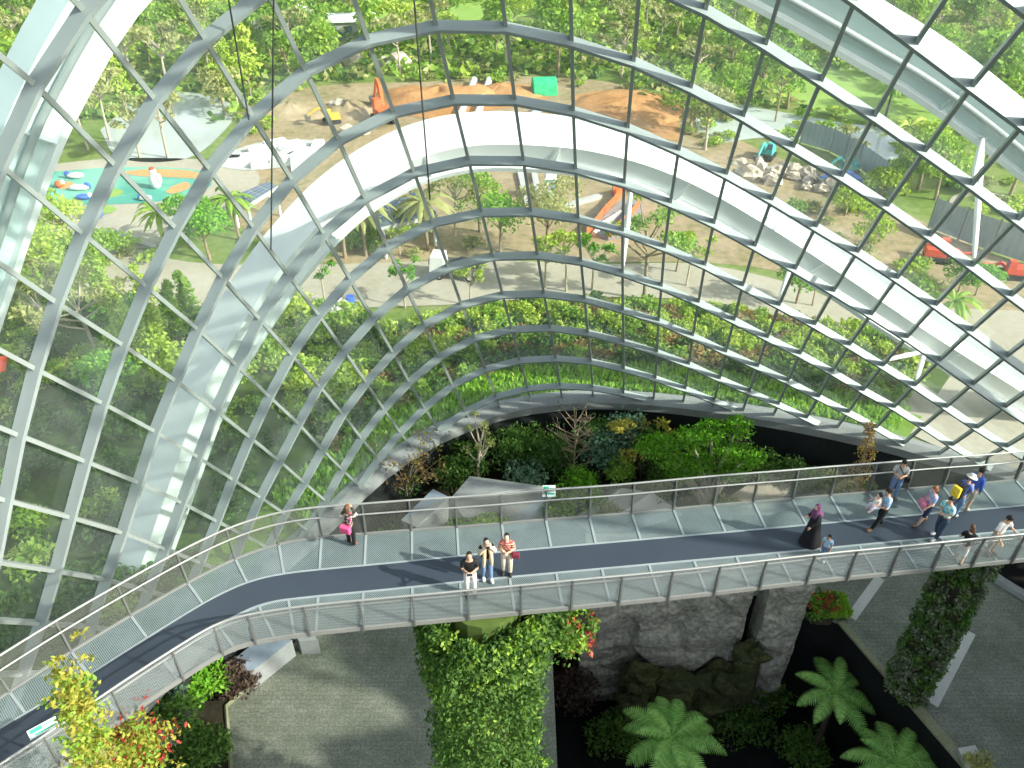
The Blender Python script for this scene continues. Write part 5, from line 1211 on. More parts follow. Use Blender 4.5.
interior_tree(477, 496, 6.8, 1.0, 'sparse', 'leafo', 'barkpale', 420, .17, 'slender pale stemmed tree reaching up over the sill', 302)
interior_tree(640, 486, 5.4, 1.9, 'sparse', 'leafgold', 'barkdark', 700, .24, 'gold tipped dark branched tree in the middle of the bed', 303)
interior_tree(728, 490, 5.0, 1.6, 'bare', 'leafin', 'barkdark', 40, .18, 'dark bare topped tree behind the spreading tree', 304)
interior_tree(848, 512, 7.2, 1.15, 'slim', 'leafrust', 'bark', 1000, .16, 'rusty tipped slim tree rising over the handrail', 305)
# twiggy bush with rust leaves
root = empty('twiggy_bush', at(408, 500, FZ)); tag(root, 'twiggy grey bush with rusty leaves above the grey kiosk', 'bush')
mb = MB(); lf = MB(); rg = random.Random(8)
for q in range(90):
    a = rg.uniform(0, 6.28); s_ = rg.uniform(.3, 1); hh = rg.uniform(2.2, 4.9)
    p1 = V((cos(a) * s_ * .8, sin(a) * s_ * .8, hh * .55)); p2 = V((cos(a) * s_ * 2.7, sin(a) * s_ * 2.0, hh))
    mb.tube([(0, 0, 0), p1, p2], [.04, .025, .008], M['barkpale'], 4)
    lf.blob(p2, (.5, .5, .4), 14, .2, M['leafrust' if q % 3 else 'leafgold'], rg, .1)
    if q % 2: lf.blob(p1 * .8, (.9, .9, .6), 12, .2, M['leafin'], rg, .2)
mb.obj('stems', root); lf.obj('leaves', root)
# spreading bright tree with layered cloud crown
root = empty('spreading_tree', at(706, 512, FZ)); tag(root, 'spreading tree with flat layered bright green crown above the handrail', 'tree')
o0 = root.location
mb = MB(); lf = MB(); rg = random.Random(14)
tips = [(664, 444, .6), (690, 438, .9), (712, 430, .9), (738, 426, .9), (726, 450, .2), (700, 462, -.3), (748, 456, 0), (682, 470, -.6), (728, 472, -.6), (668, 456, .2), (650, 446, .6)]
for x, y, z in tips:
    c = at(x, y, z) ; c.y = o0.y + (c.y - o0.y) * .6; c = aty(x, y, c.y) - o0
    mb.tube([V((0, 0, 0)), V((c.x * .15, c.y * .15, 1.2)), V((c.x * .6, c.y * .6, c.z * .75)), c], [.22, .17, .10, .04], M['barkpale'], 6)
    lf.blob(c, (1.15, 1.15, .45), 400, .2, M['leafbright'], rg, .3, 0)
    lf.blob(c - V((0, 0, .35)), (.9, .9, .35), 120, .24, M['leaf'], rg, .3, 0)
mb.obj('trunk', root, smooth=True); lf.obj('crown', root)

# ---- planted pillar under the walkway -------------------------------------
pc = at(483, 588, DZ); pc.z = 0
root = empty('planted_pillar', (pc.x, pc.y, FZ)); tag(root, 'thick pillar overgrown with ferns and climbers rising to the walkway', 'planted pillar')
HP = DZ - .35 - FZ
mb = MB(); mb.tube([(0, 0, 0), (0, 0, HP * .5), (0, 0, HP)], [1.15, 1.15, 1.1], M['darkgreen'], 16); mb.obj('pillar_core', root)
rg = random.Random(41); lf = MB()
for q in range(800):
    a = rg.uniform(0, 6.28); z = HP * (1 - rg.random() ** 1.2 * .8) - .35
    rr = 1.6 + .75 * noise.noise(V((cos(a) * 1.3, sin(a) * 1.3, z * .45)))
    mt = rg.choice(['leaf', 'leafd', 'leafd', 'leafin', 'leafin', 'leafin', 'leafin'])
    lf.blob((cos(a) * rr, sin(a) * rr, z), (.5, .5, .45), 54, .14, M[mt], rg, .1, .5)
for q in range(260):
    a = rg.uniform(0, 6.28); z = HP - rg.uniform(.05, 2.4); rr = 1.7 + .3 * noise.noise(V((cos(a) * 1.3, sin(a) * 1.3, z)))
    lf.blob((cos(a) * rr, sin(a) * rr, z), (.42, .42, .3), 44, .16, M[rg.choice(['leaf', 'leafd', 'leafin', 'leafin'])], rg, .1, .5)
lf.obj('climber_leaves', root)
lf = MB()
for q in range(60):
    p = V((rg.uniform(1.2, 2.9), rg.uniform(-.8, .6), HP - rg.uniform(.3, 1.6) - .3))
    lf.blob(p, (.4, .4, .35), 48, .15, M[rg.choice(['leafbright', 'leaf', 'leafd', 'leafin'])], rg, .2, .3)
lf.obj('overhanging_ferns', root)
lf = MB()
for q in range(24):
    p = V((rg.uniform(2.5, 3.3), rg.uniform(-.4, .6), HP - rg.uniform(.8, 3.2)))
    lf.blob(p, (.3, .3, .4), 26, .16, M['leafred' if q % 2 else 'leafin'], rg, .2, .3)
mb = MB(); mb.bar(V((.6, .1, HP - 1.4)), V((3.1, .1, HP - 1.2)), .5, .3, (0, 0, 1), M['soil']); mb.obj('side_planter', root)
lf.obj('red_flowers', root)
# ---- ivy column by the pit -------------------------------------------------
cb = at(905, 690, FZ)
root = empty('ivy_column', (cb.x, cb.y, FZ)); tag(root, 'tall slim column clad in grey green ivy beside the pit kerb', 'ivy column')
mb = MB(); mb.tube([(0, 0, 0), (0, 0, 13)], [.85, .85], M['soil'], 16); mb.obj('column_core', root)
lf = MB(); rg = random.Random(42)
for q in range(520):
    a = rg.uniform(0, 6.28); z = rg.uniform(.1, 13)
    lf.blob((cos(a) * .95, sin(a) * .95, z), (.32, .32, .4), 44, .2, M[rg.choice(['leafgrey', 'leafgrey', 'leafin', 'leafd'])], rg, .2, .5)
lf.obj('ivy', root)
# ---- red flower planter in the pit corner ----------------------------------
p = at(819, 610, FZ)
root = empty('flower_bed', p); tag(root, 'flower bed of red blooms and bright grass at the pit corner', 'flower bed')
mb = MB(); mb.ball((0, 0, -.1), (1.1, 1.0, .35), M['soil'], 10, 6); mb.obj('soil_mound', root)
lf = MB(); rg = random.Random(43)
for q in range(34):
    lf.blob((rg.uniform(-1.1, 1.0), rg.uniform(-.8, 1.0), rg.uniform(.2, 1.0)), (.35, .35, .3), 40, .18, M[rg.choice(['leaf', 'leafbright', 'leafd'])], rg, .2, 0)
for q in range(900):
    q_ = V((rg.uniform(.0, 1.5), rg.uniform(-.7, .7), .4)); lf.leaf(q_, V((rg.uniform(-.3, .6), rg.uniform(-.4, .3), 1)), .7, M['grassblade'], rg, .2)
lf.obj('leaves', root)
lf = MB()
for q in range(26): lf.blob((rg.uniform(-.9, .7), rg.uniform(-.9, .4), rg.uniform(.7, 1.25)), (.16, .16, .12), 12, .14, M['leafred'], rg, .2, 0)
lf.obj('red_flowers', root)
# ---- front corner plants -----------------------------------------------------
bush(205, 697, 1.6, 2.6, 'leafbright', 2200, .24, 'vivid green leafy bush under the walkway bend', seed=51)
bush(238, 690, 1.3, 2.0, 'leafbrown', 1200, .22, 'dark brown leaved bush between vivid bush and concrete block', seed=52)
bush(168, 742, 2.2, 3.4, 'leafin', 3000, .24, 'large dark green bush below the near railing', mix='leafblue', seed=53)
bush(205, 760, 1.8, 1.8, 'leafd', 1800, .24, 'low dark bush at the pavement kerb in the bottom corner', seed=54)
def climber(path, r, label, mats, n, name='golden_climber', ls=.2):
    pts = catmull(path, 5); o0 = pts[0].copy()
    root = empty(name, o0); tag(root, label, 'plant')
    mb = MB(); mb.tube([p - o0 for p in pts], .035, M['bark'], 5); mb.obj('stem', root)
    lf = MB(); rg = random.Random(len(label))
    for q in range(n):
        t = rg.random() ** .8 * (len(pts) - 1.001); i = int(t); p = pts[i].lerp(pts[i + 1], t - i) - o0
        lf.blob(p + V((rg.gauss(0, r * .45), rg.gauss(0, r * .45), rg.gauss(0, r * .4))), (r * .5, r * .5, r * .45), 16, ls, M[rg.choice(mats)], rg, .2, 0)
    lf.obj('leaves', root)
f0 = at(110, 830, FZ)
climber([V((f0.x, f0.y, FZ)), aty(104, 800, 9.4), aty(96, 762, 8.9), aty(82, 720, 8.6), aty(66, 672, 8.4)], .34, 'golden leaved climber reaching up over the near railing', ['leafgold', 'leafgold', 'leafy', 'leaf'], 260, ls=.10)
f1 = at(150, 840, FZ)
climber([V((f1.x, f1.y, FZ)), aty(140, 800, 11.0), aty(134, 765, 11.2), aty(128, 728, 11.3)], .85, 'golden and pink leaved shrub just below the near railing', ['leafgold', 'leafy', 'leafy', 'leafgold', 'leafgold', 'leaf', 'leafred'], 330, 'golden_shrub', .13)
f2 = at(95, 850, FZ)
climber([V((f2.x, f2.y, FZ)), aty(92, 800, 10.2), aty(88, 764, 10.4)], .55, 'olive leaved stem in the very bottom corner', ['leafo', 'leafrust'], 90, 'olive_shrub', .15)
# ---- tree ferns standing in the pit --------------------------------------------
def frond_mesh(ln, seed):
    rg = random.Random(seed); mb = MB(); pts = []
    n = 22
    for k in range(n + 1):
        t = k / n; pts.append(V((ln * (t - .12 * t * t), 0, ln * (.42 * t - .62 * t * t))))
    mb.tube(pts, [.035 * (1 - .8 * k / n) for k in range(n + 1)], M['fern'], 4)
    m_ = M['fern']; kk = mb.mi(m_)
    for k in range(1, n):
        t = k / n; w_ = ln * .24 * (sin(pi * min(1, t * 1.02)) ** .6) * (1 - .25 * t)
        for s_ in (-1, 1):
            b0 = pts[k]; d = V((.45, s_ * 1.0, -.28)).normalized(); e = (pts[k + 1] - pts[k]) * .46
            tip = b0 + d * w_ * rg.uniform(.92, 1.05)
            midp = b0 + d * w_ * .5 + V((0, 0, .03))
            b = len(mb.v); mb.v.extend(tuple(q) for q in (b0 - e, b0 + e, midp + e * .9, tip, midp - e * .9)); mb.f.append((b, b + 1, b + 2, b + 3, b + 4)); mb.m.append(kk)
    return mb.mesh('frond')
FR = [frond_mesh(2.9, 1), frond_mesh(2.5, 2), frond_mesh(2.1, 3)]
def tree_fern(px, py, zc, nf, scale, label, seed):
    rg = random.Random(seed); p = at(px, py, zc)
    root = empty('tree_fern', (p.x, p.y, PZ)); tag(root, label, 'tree fern')
    hh = zc - PZ
    mb = MB(); mb.tube([(0, 0, 0), (0.1, 0, hh * .4), (0, 0, hh)], [.22, .16, .14], M['barkdark'], 9); mb.obj('trunk', root, smooth=True)
    for k in range(nf):
        o = bpy.data.objects.new('frond', FR[k % 3 if nf > 12 else (0 if k % 2 else 1)]); COL.objects.link(o); o.parent = root
        o.location = (0, 0, hh); ring = k % 3
        o.rotation_euler = (rg.uniform(-.15, .15), (-.35 if ring == 2 else rg.uniform(-.12, .12)), 2 * pi * k / nf + rg.uniform(-.12, .12))
        s_ = scale * rg.uniform(.88, 1.08); o.scale = (s_, s_, s_)
tree_fern(672, 738, -6.0, 22, 1.12, 'largest tree fern with full bright crown in front of the rock face', 1)
tree_fern(836, 692, -6.0, 11, 1.0, 'open crowned tree fern with separate fronds against the black pit', 2)
tree_fern(896, 764, -5.6, 13, 1.15, 'tree fern cut by the bottom of the frame near the pit kerb', 3)
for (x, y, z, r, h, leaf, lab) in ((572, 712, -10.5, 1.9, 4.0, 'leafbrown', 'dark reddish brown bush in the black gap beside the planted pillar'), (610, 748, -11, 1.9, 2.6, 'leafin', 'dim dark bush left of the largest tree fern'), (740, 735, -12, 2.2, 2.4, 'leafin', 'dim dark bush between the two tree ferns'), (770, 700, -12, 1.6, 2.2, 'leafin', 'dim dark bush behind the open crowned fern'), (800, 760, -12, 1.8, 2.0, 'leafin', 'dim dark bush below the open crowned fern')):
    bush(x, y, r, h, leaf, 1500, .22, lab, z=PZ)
bush(568, 622, .8, 1.3, 'leafred', 700, .2, 'dark red leaved bush on the edge beside the rock face', mix='leafin', seed=77)
bush(978, 770, .9, .7, 'leafo', 500, .18, 'low dry plant beside the pale angular cap', seed=78)
# ================================================================ THINGS OUTSIDE
def yaw_px(x0, y0, x1, y1):
    a, b = at(x0, y0), at(x1, y1); return math.atan2(b.y - a.y, b.x - a.x)
def excavator(px, py, s, paint, yaw, label, up=.9, name='excavator'):
    root = empty(name, at(px, py, .03), yaw); root.scale = (s, s, s); tag(root, label, 'excavator')
    for y in (-.8, .8):
        mb = MB(); prof = [(-1.4, .35), (-1.2, .08), (1.2, .08), (1.4, .35), (1.2, .68), (-1.2, .68)]
        mb.grid([[V((x, y - .25, z)) for x, z in prof], [V((x, y + .25, z)) for x, z in prof]], M['tyre'], True)
        mb.face([V((x, y - .25, z)) for x, z in prof], M['tyre']); mb.face([V((x, y + .25, z)) for x, z in prof[::-1]], M['tyre']); mb.obj('track', root)
    mb = MB(); mb.box((-.35, 0, 1.1), (2.2, 1.7, .75), M[paint], taper=.9); mb.obj('engine_house', root)
    mb = MB(); mb.box((.45, .45, 1.65), (1.0, .85, 1.5), M[paint], taper=.85); c = mb.obj('cab', root)
    mb = MB(); mb.box((.50, .45, 1.95), (1.02, .70, .6), M['solar'], taper=.9); mb.obj('cab_window', c)
    e = V((2.2, -.25, 2.2 + up)); t = V((3.7, -.25, 1.5))
    mb = MB(); mb.tube([V((.7, -.25, 1.2)), V((1.5, -.25, 2.3 + up * .7)), e], [.22, .26, .18], M[paint], 6); mb.obj('boom', root)
    mb = MB(); mb.tube([e, t], [.2, .13], M[paint], 6); st = mb.obj('stick', root)
    mb = MB(); mb.box(t + V((0, 0, -.35)), (.7, .8, .7), M['post'], taper=1.3); mb.obj('bucket', st)
excavator(384, 122, 1.15, 'orangered', radians(115), 'orange red excavator with raised boom in front of the earth mound', 1.6)
excavator(332, 123, .75, 'yellow', radians(200), 'small yellow excavator beside the pale stone blocks', .2)
excavator(766, 158, .8, 'teal', radians(240), 'teal excavator standing alone beside the boulder heap', .3)
excavator(846, 174, .8, 'teal', radians(210), 'bright teal excavator near the hoarding, behind its darker twin', .2)
excavator(847, 188, .8, 'blue', radians(190), 'blue excavator parked in front of the bright teal one', .2)
excavator(936, 260, .8, 'red', radians(-15), 'red excavator with low stretched arm on the grassy bank', -1.0)
excavator(1010, 277, .7, 'red', radians(170), 'second red excavator near the frame edge on the bank', -.9)
excavator(584, 8, 1.3, 'orangered', radians(10), 'orange vehicle far off above the wood', 0)
# green tarpaulin tent
root = empty('tarpaulin_tent', at(544, 93, .03), radians(8)); root.scale = (.64, .64, .7); tag(root, 'green tarpaulin tent with arched roof on the building site', 'tent')
mb = MB(); rows = []
for k in range(13):
    x = -2.4 + 4.8 * k / 12
    rows.append([V((x, 2.0 * cos(a) * (1 + .04 * (k % 2)), 2.9 * max(0, sin(a)) ** .75 * (1 + .03 * ((k + j) % 2)))) for j, a in enumerate([pi * q / 12 for q in range(13)])])
mb.grid(rows, M['tarp']); mb.obj('tarp_cover', root, smooth=True)
for r_, s_ in ((rows[0], 1), (rows[-1], -1)):
    mb = MB(); mb.face(r_[::s_], M['tarp']); mb.obj('end_flap', root)
# pipes
def pipe(x0, y0, x1, y1, r, label, mat='whitebright', h=0.0):
    a, b = at(x0, y0, r + h + .03), at(x1, y1, r + h + .03); d = b - a; u = d.normalized()
    rows = []
    mb = MB(); mb.tube([V((0, 0, 0)), d], r, M[mat], 12, False); mb.tube([V((0, 0, 0)), d], r * .85, M[mat], 12, False)
    n = 12
    for q in (V((0, 0, 0)), d): mb.tube([q - u * .05, q + u * .05], r * 1.07, M[mat], 12)
    o = mb.obj('pipe', loc=a, smooth=True); return tag(o, label, 'pipe')
pipe(474, 80, 461, 113, .42, 'white pipe lying on the orange earth, nearer the excavator')
pipe(489, 80, 478, 113, .42, 'white pipe lying on the orange earth, nearer the tent')
pipe(545, 106, 529, 117, .45, 'short bluish white pipe in the brown ditch behind the arch', 'hoard')
for k in range(6):
    pipe(594 + k * 3.2, 233 - k * 2.0, 604 + k * 3.2, 222 - k * 2.0, .18, 'white pipe of the small heap inside the orange barrier')['group'] = 'white pipes in the trench heap'
# earth mounds
def mound(px, py, r, label, mat='orange', seed=1):
    mb = MB(); rows = []
    for i in range(9):
        t = i / 8
        rows.append([V((cos(a) * r[0] * (1 - t ** 1.3) , sin(a) * r[1] * (1 - t ** 1.3), r[2] * (t ** .9) + .5 * r[2] * (t > 0) * (t < 1) * noise.noise(V((cos(a) * 2, sin(a) * 2, t * 3 + seed))))) for a in [2 * pi * q / 24 for q in range(24)]])
    mb.grid(rows, M[mat], True); mb.face(rows[-1], M[mat])
    return tag(mb.obj('earth_mound', loc=at(px, py, .02), smooth=True), label, 'earth mound')
mound(440, 99, (9, 4, 1.7), 'long orange earth mound behind the orange red excavator', seed=1)
mound(500, 94, (6, 3.5, 1.2), 'orange earth mound between the two white pipes and the tent', seed=2)
mound(625, 108, (8, 7, 1.3), 'broad orange earth heap right of the tent', seed=3)
mound(290, 110, (7, 4, 1.2), 'beige earth mound with tyre tracks behind the white plaza', 'earth', 4)
mound(700, 172, (5, 3, .9), 'brown earth heap beside the big arch near the boulders', 'earth', 5)
mound(352, 112, (4, 3, 1.4), 'small grey brown heap left of the orange mound', 'earth', 6)
# boulders
rg = random.Random(66)
for k in range(30):
    px, py = 738 + rg.random() * 98, 0
    py = 172 + (px - 738) * .14 + rg.uniform(-7, 8); s = rg.uniform(.45, 1.0)
    mb = MB(); mb.ball((0, 0, s * .5), (s * rg.uniform(.9, 1.4), s * rg.uniform(.8, 1.1), s * .75), M['boulder'], 9, 6, .8, k)
    o = mb.obj('boulder', loc=at(px, py, .02)); tag(o, 'pale boulder in the long heap beside the teal excavator', 'boulder', 'boulders beside the teal excavator')
for (px, py, s, lab) in ((338, 110, 1.1, 'pale square stone block behind the yellow excavator'), (348, 134, .9, 'pale stone block at the arch edge, nearest the plaza'), (356, 136, .9, 'pale stone block at the arch edge, next to the first'), (365, 134, .8, 'pale stone block at the arch edge, nearest the orange red boom'), (352, 64, 1.6, 'white rock at the wood edge above the orange mound'), (383, 66, 1.2, 'smaller white rock at the wood edge'), (398, 68, 1.8, 'long white rock at the wood edge above the orange excavator')):
    mb = MB(); mb.ball((0, 0, s * .5), (s, s * .8, s * .7), M['boulder'], 8, 6, .5, int(px)); tag(mb.obj('stone_block', loc=at(px, py, .02)), lab, 'stone')
# hoarding fence
def fence(path, hgt, label):
    P_ = [at(x, y, .02) for x, y in path]
    root = empty('hoarding_fence', P_[0]); tag(root, label, 'fence')
    for a, b in zip(P_, P_[1:]):
        n = max(1, round((b - a).length / 3.2))
        for k in range(n):
            p, q = a.lerp(b, k / n) - P_[0], a.lerp(b, (k + 1) / n) - P_[0]
            d = (q - p).normalized(); nn = V((-d.y, d.x, 0))
            mb = MB(); rows = []
            for c in range(13):
                r_ = p.lerp(q, .02 + .96 * c / 12) + nn * (.05 if c % 2 else -.05)
                rows.append([r_ + V((0, 0, .1)), r_ + V((0, 0, hgt))])
            mb.grid(rows, M['hoard']); o = mb.obj('panel', root)
            mb = MB(); mb.bar(p, p + V((0, 0, hgt + .25)), .12, .12, (1, 0, 0), M['post']); mb.obj('post', root)
fence([(800, 143), (830, 152), (858, 168), (882, 186), (893, 204)], 2.6, 'grey blue hoarding fence beside the pond, bending near the palms')
fence([(928, 228), (958, 240), (990, 252), (1040, 268)], 3.0, 'grey blue hoarding fence behind the red excavators')
# panelled roofs
def panel_roof(px4, z, hgt, label, nu, nv):
    C4 = [at(x, y, z) for x, y in px4]; o0 = V((C4[3].x, C4[3].y, 0))
    root = empty('panelled_pavilion', o0); tag(root, label, 'pavilion')
    mb = MB(); top = [p - o0 for p in C4]; low = [p - V((0, 0, .35)) for p in top]
    mb.face(top, M['paleconc']); mb.grid([top, low], M['paleconc'], True); mb.face(low[::-1], M['paleconc']); mb.obj('roof_slab', root)
    for i in range(nu):
        for j in range(nv):
            q = lambda u, v: (top[0].lerp(top[1], u)).lerp(top[3].lerp(top[2], u), v) + V((0, 0, .06))
            u0, u1, v0, v1 = (i + .07) / nu, (i + .93) / nu, (j + .06) / nv, (j + .94) / nv
            mb = MB(); mb.face([q(u0, v0), q(u1, v0), q(u1, v1), q(u0, v1)], M['solar']); mb.obj('panel', root)
    for p in low:
        cpt = p.lerp(sum(low, V((0, 0, 0))) / 4, .12)
        mb = MB(); mb.tube([V((cpt.x, cpt.y, 0)), cpt], .13, M['white'], 8); mb.obj('column', root)
panel_roof([(376, 208), (418, 190), (438, 214), (380, 228)], 3.2, 3, 'pavilion with dark blue panelled roof just inside the big arch', 4, 6)
panel_roof([(229, 198), (268, 182), (278, 186), (246, 206)], 3.0, 3, 'smaller dark blue panelled roof beside the playground', 4, 4)
# parked truck
root = empty('truck', at(456, 276, .06), radians(172)); tag(root, 'small white truck with dark load bed parked on the road', 'truck')
mb = MB(); mb.box((1.45, 0, 1.25), (1.3, 1.7, 1.5), M['whitebright'], taper=.86); c = mb.obj('cab', root)
mb = MB(); mb.box((1.62, 0, 1.6), (1.06, 1.5, .5), M['solar'], taper=.92); mb.obj('windscreen', c)
mb = MB(); mb.box((-.6, 0, .75), (3.0, 1.7, .2), M['post']); [mb.box(q, sz, M['post']) for q, sz in (((-.6, .83, 1.05), (3.0, .06, .5)), ((-.6, -.83, 1.05), (3.0, .06, .5)), ((-2.08, 0, 1.05), (.06, 1.7, .5)), ((.88, 0, 1.05), (.06, 1.7, .5)))]; mb.obj('load_bed', root)
mb = MB(); mb.ball((-.7, 0, 1.15), (1.2, .7, .45), M['darkwall'], 10, 6, .6, 3); mb.obj('load', root)
for x in (1.3, -1.3):
    for y in (-.78, .78):
        mb = MB(); mb.tube([(x, y - .12, .36), (x, y + .12, .36)], .36, M['tyre'], 14); wq = mb.obj('wheel', root)
        mb = MB(); mb.tube([(x, y - .135, .36), (x, y + .135, .36)], .17, M['whitebright'], 10); mb.obj('hub', wq)
# sacks, drum
for k, (px, py, s) in enumerate(((331, 312, .55), (338, 316, .6), (345, 310, .6), (352, 314, .55), (340, 305, .5))):
    mb = MB(); mb.ball((0, 0, s * .6), (s * .9, s * .8, s * .7), M['whitebright'], 10, 8, .6, k); tag(mb.obj('sack', loc=at(px, py, .05)), 'bulging white sack in the heap at the kerb under the arch', 'sack', 'white sacks at the kerb')
mb = MB(); mb.tube([(0, 0, 0), (0, 0, .45), (0, 0, .9)], [.34, .36, .34], M['blue'], 14); mb.tube([(0, 0, .28), (0, 0, .34)], .38, M['blue'], 14); mb.tube([(0, 0, .58), (0, 0, .64)], .38, M['blue'], 14)
tag(mb.obj('drum', loc=at(351, 306, .05)), 'blue drum behind the white sacks', 'drum')
# orange barrier netting
def net(path, label):
    P_ = [at(x, y, .05) for x, y in path]; root = empty('barrier_netting', P_[0]); tag(root, label, 'barrier')
    for a, b in zip(P_, P_[1:]):
        a, b = a - P_[0], b - P_[0]
        mb = MB(); mb.grid([[a.lerp(b, t) + V((0, 0, .1)), a.lerp(b, t) + V((0, 0, 1.1 - .15 * sin(pi * t)))] for t in (0, .25, .5, .75, 1)], M['orangered']); mb.obj('net', root)
        mb = MB(); mb.tube([a, a + V((0, 0, 1.25))], .05, M['post'], 6); mb.obj('post', root)
net([(608, 240), (628, 222), (640, 206)], 'orange barrier netting along the near side of the trench')
net([(586, 238), (604, 216), (622, 196)], 'orange barrier netting along the far side of the trench')
net([(612, 196), (634, 190), (645, 196)], 'short orange barrier netting closing the trench end')
net([(706, 178), (716, 184)], 'scrap of orange red netting beside the big arch near the boulders')
mb = MB(); mb.box((0, 0, 1.15), (1.1, 1.1, 2.3), M['teal']); mb.box((0, 0, 2.38), (1.2, 1.2, .2), M['whitebright'], taper=.7); mb.box((0, -.57, 1.1), (.7, .04, 1.9), M['hoard'])
tag(mb.obj('portable_toilet', loc=at(550, 199, .04)), 'teal portable toilet cabin in the sandy yard', 'portable toilet')
for k, (x0, y0, x1, y1) in enumerate(((520, 172, 528, 205), (534, 172, 540, 205), (560, 208, 600, 196))):
    a, b = at(x0, y0, .2), at(x1, y1, .2)
    mb = MB(); mb.bar(V((0, 0, 0)), b - a, .6, .35, (0, 0, 1), M['paleconc']); tag(mb.obj('concrete_kerb', loc=a), ['curved line of kerb under the arch crown, nearer the palms', 'line of kerb under the arch crown, nearer the toilet', 'pale kerb crossing the brown plot beside the toilet'][k], 'kerb')
# playground
def sculpt(px, py, parts, label):
    root = empty('play_sculpture', at(px, py, .1)); root.scale = (.6, .6, .6); tag(root, label, 'play sculpture')
    for nm, c, r, mt in parts:
        mb = MB(); mb.ball(c, r, M[mt], 12, 8, .25, int(px)); mb.obj(nm, root, smooth=True)
sculpt(157, 188, [('body', (0, 0, 1.4), (1.0, .8, 1.5), 'whitebright'), ('head', (0, 0, 3.0), (.6, .6, .55), 'whitebright'), ('cap', (0, 0, 3.5), (.5, .5, .25), 'red'), ('arm', (.9, -.3, 1.9), (.5, .35, .9), 'whitebright')], 'tall white play figure with a red cap on the turquoise surface')
sculpt(76, 178, [('body', (0, 0, .5), (1.5, .7, .5), 'whitebright'), ('fin', (-1.3, 0, .7), (.6, .3, .6), 'blue')], 'white and blue play shape at the far playground edge')
sculpt(80, 190, [('body', (0, 0, .5), (1.7, .6, .5), 'whitebright'), ('fin', (1.4, .2, .7), (.6, .3, .6), 'blue')], 'long white play shape in the middle of the playground')
sculpt(84, 199, [('body', (0, 0, .4), (1.3, .6, .4), 'blue'), ('fin', (1.1, .1, .6), (.5, .3, .5), 'whitebright')], 'blue play shape at the near playground edge')
sculpt(146, 200, [('body', (0, 0, .4), (1.1, .6, .45), 'whitebright'), ('fin', (-.9, .1, .5), (.4, .3, .4), 'blue')], 'low white play shape below the tall play figure')
sculpt(60, 187, [('body', (0, 0, .5), (.8, .6, .6), 'orangered'), ('fin', (.6, .1, .8), (.4, .3, .4), 'whitebright')], 'orange play shape close to the second arch')
mb = MB(); mb.ball((0, 0, .75), .75, M['blue'], 14, 10); tag(mb.obj('play_ball', loc=at(97, 219, .06), smooth=True), 'blue ball on the pale path below the playground', 'ball')
# white plaza slabs
for k, (px, py, sx, sy) in enumerate(((226, 163, 3.2, 2.0), (246, 160, 3.5, 1.4), (262, 152, 3.0, 1.6), (276, 146, 2.6, 1.5), (292, 148, 2.6, 1.4), (300, 156, 3.0, 1.2), (283, 160, 3.0, 1.4), (262, 164, 3.0, 1.2), (318, 148, 2.4, 1.2), (296, 166, 3.4, 1.0))):
    mb = MB(); mb.box((0, 0, .3), (sx, sy, .6), M['whitebright'], taper=.94); tag(mb.obj('white_slab', loc=at(px, py, .1), rz=.2 * k), 'white slab lying on the pale round plaza', 'slab', 'white slabs on the plaza')
# red canopy
root = empty('red_canopy', at(-2, 395, .03), radians(20)); tag(root, 'red flat canopy on posts cut by the frame edge', 'canopy')
mb = MB(); mb.box((0, 0, 2.4), (2.6, 1.8, .18), M['red'], taper=.9); mb.obj('canopy_roof', root)
for x in (-1.1, 1.1):
    for y in (-.7, .7): mb = MB(); mb.tube([(x, y, 0), (x, y, 2.35)], .06, M['post'], 6); mb.obj('post', root)
# kerb along the playground path, looping path
mb = MB(); pts = catmull([at(x, y, .12) for x, y in ((84, 228), (108, 232), (132, 240), (155, 248))], 5)
for a, b in zip(pts, pts[1:]): mb.bar(a, b, .5, .35, (0, 0, 1), M['paleconc'])
struct(mb.obj('road_kerb'))
c0 = at(1000, 214, .08); mb = MB()
mb.grid([[c0 + V((cos(a) * r1, sin(a) * r1 * 1.2, 0)) for r1 in (3.6, 4.4)] for a in [2 * pi * k / 40 for k in range(41)]], M['road']); struct(mb.obj('path_loop'))
# far buildings in the wood
for k, (px, py, w_, d_, h_, lab) in enumerate(((283, 24, 9, 6, 3, 'low pale building far off among the trees above the plaza'), (350, 36, 8, 4, 2.6, 'low pale building far off above the white rock'), (268, 12, 7, 5, 3, 'farthest pale building at the top of the wood'))):
    root = empty('low_building', at(px, py), .1 * k); tag(root, lab, 'building')
    mb = MB(); mb.box((0, 0, h_ / 2), (w_, d_, h_), M['paleconc']); wl = mb.obj('wall_block', root)
    mb = MB(); mb.box((0, 0, h_ + .2), (w_ + .8, d_ + .8, .4), M['white'], taper=.9); mb.obj('roof', root)
    for q in (-.3, 0, .3): mb = MB(); mb.box((w_ * q, -d_ / 2 - .02, h_ * .55), (w_ * .16, .05, h_ * .4), M['solar']); mb.obj('window', root)
# undergrowth of the wood, nobody could count it
rg = random.Random(91); mb = MB()
for _ in range(5200):
    y = rg.uniform(99, 200); x = rg.uniform(-1, 1) * (.66 * (.8 * y + 21) + 4); px, py = to_px((x, y, 0))
    if any(inside(px, py, P_) for P_ in (POND, POND2, LAWN2, SITE, CLEAR)): continue
    s = rg.uniform(.9, 1.9); mt = M[rg.choice(['leaf', 'leaf', 'leafy', 'leafo', 'leafd'])]
    for q in range(7):
        mb.leaf(V((x + rg.gauss(0, s * .6), y + rg.gauss(0, s * .6), rg.uniform(.2, s))), V((rg.uniform(-1, 1), rg.uniform(-1, 1), rg.uniform(-.2, .6))), s * .8, mt, rg, .55)
stuff(mb.obj('undergrowth'), 'dense green undergrowth filling the far wood', 'undergrowth')
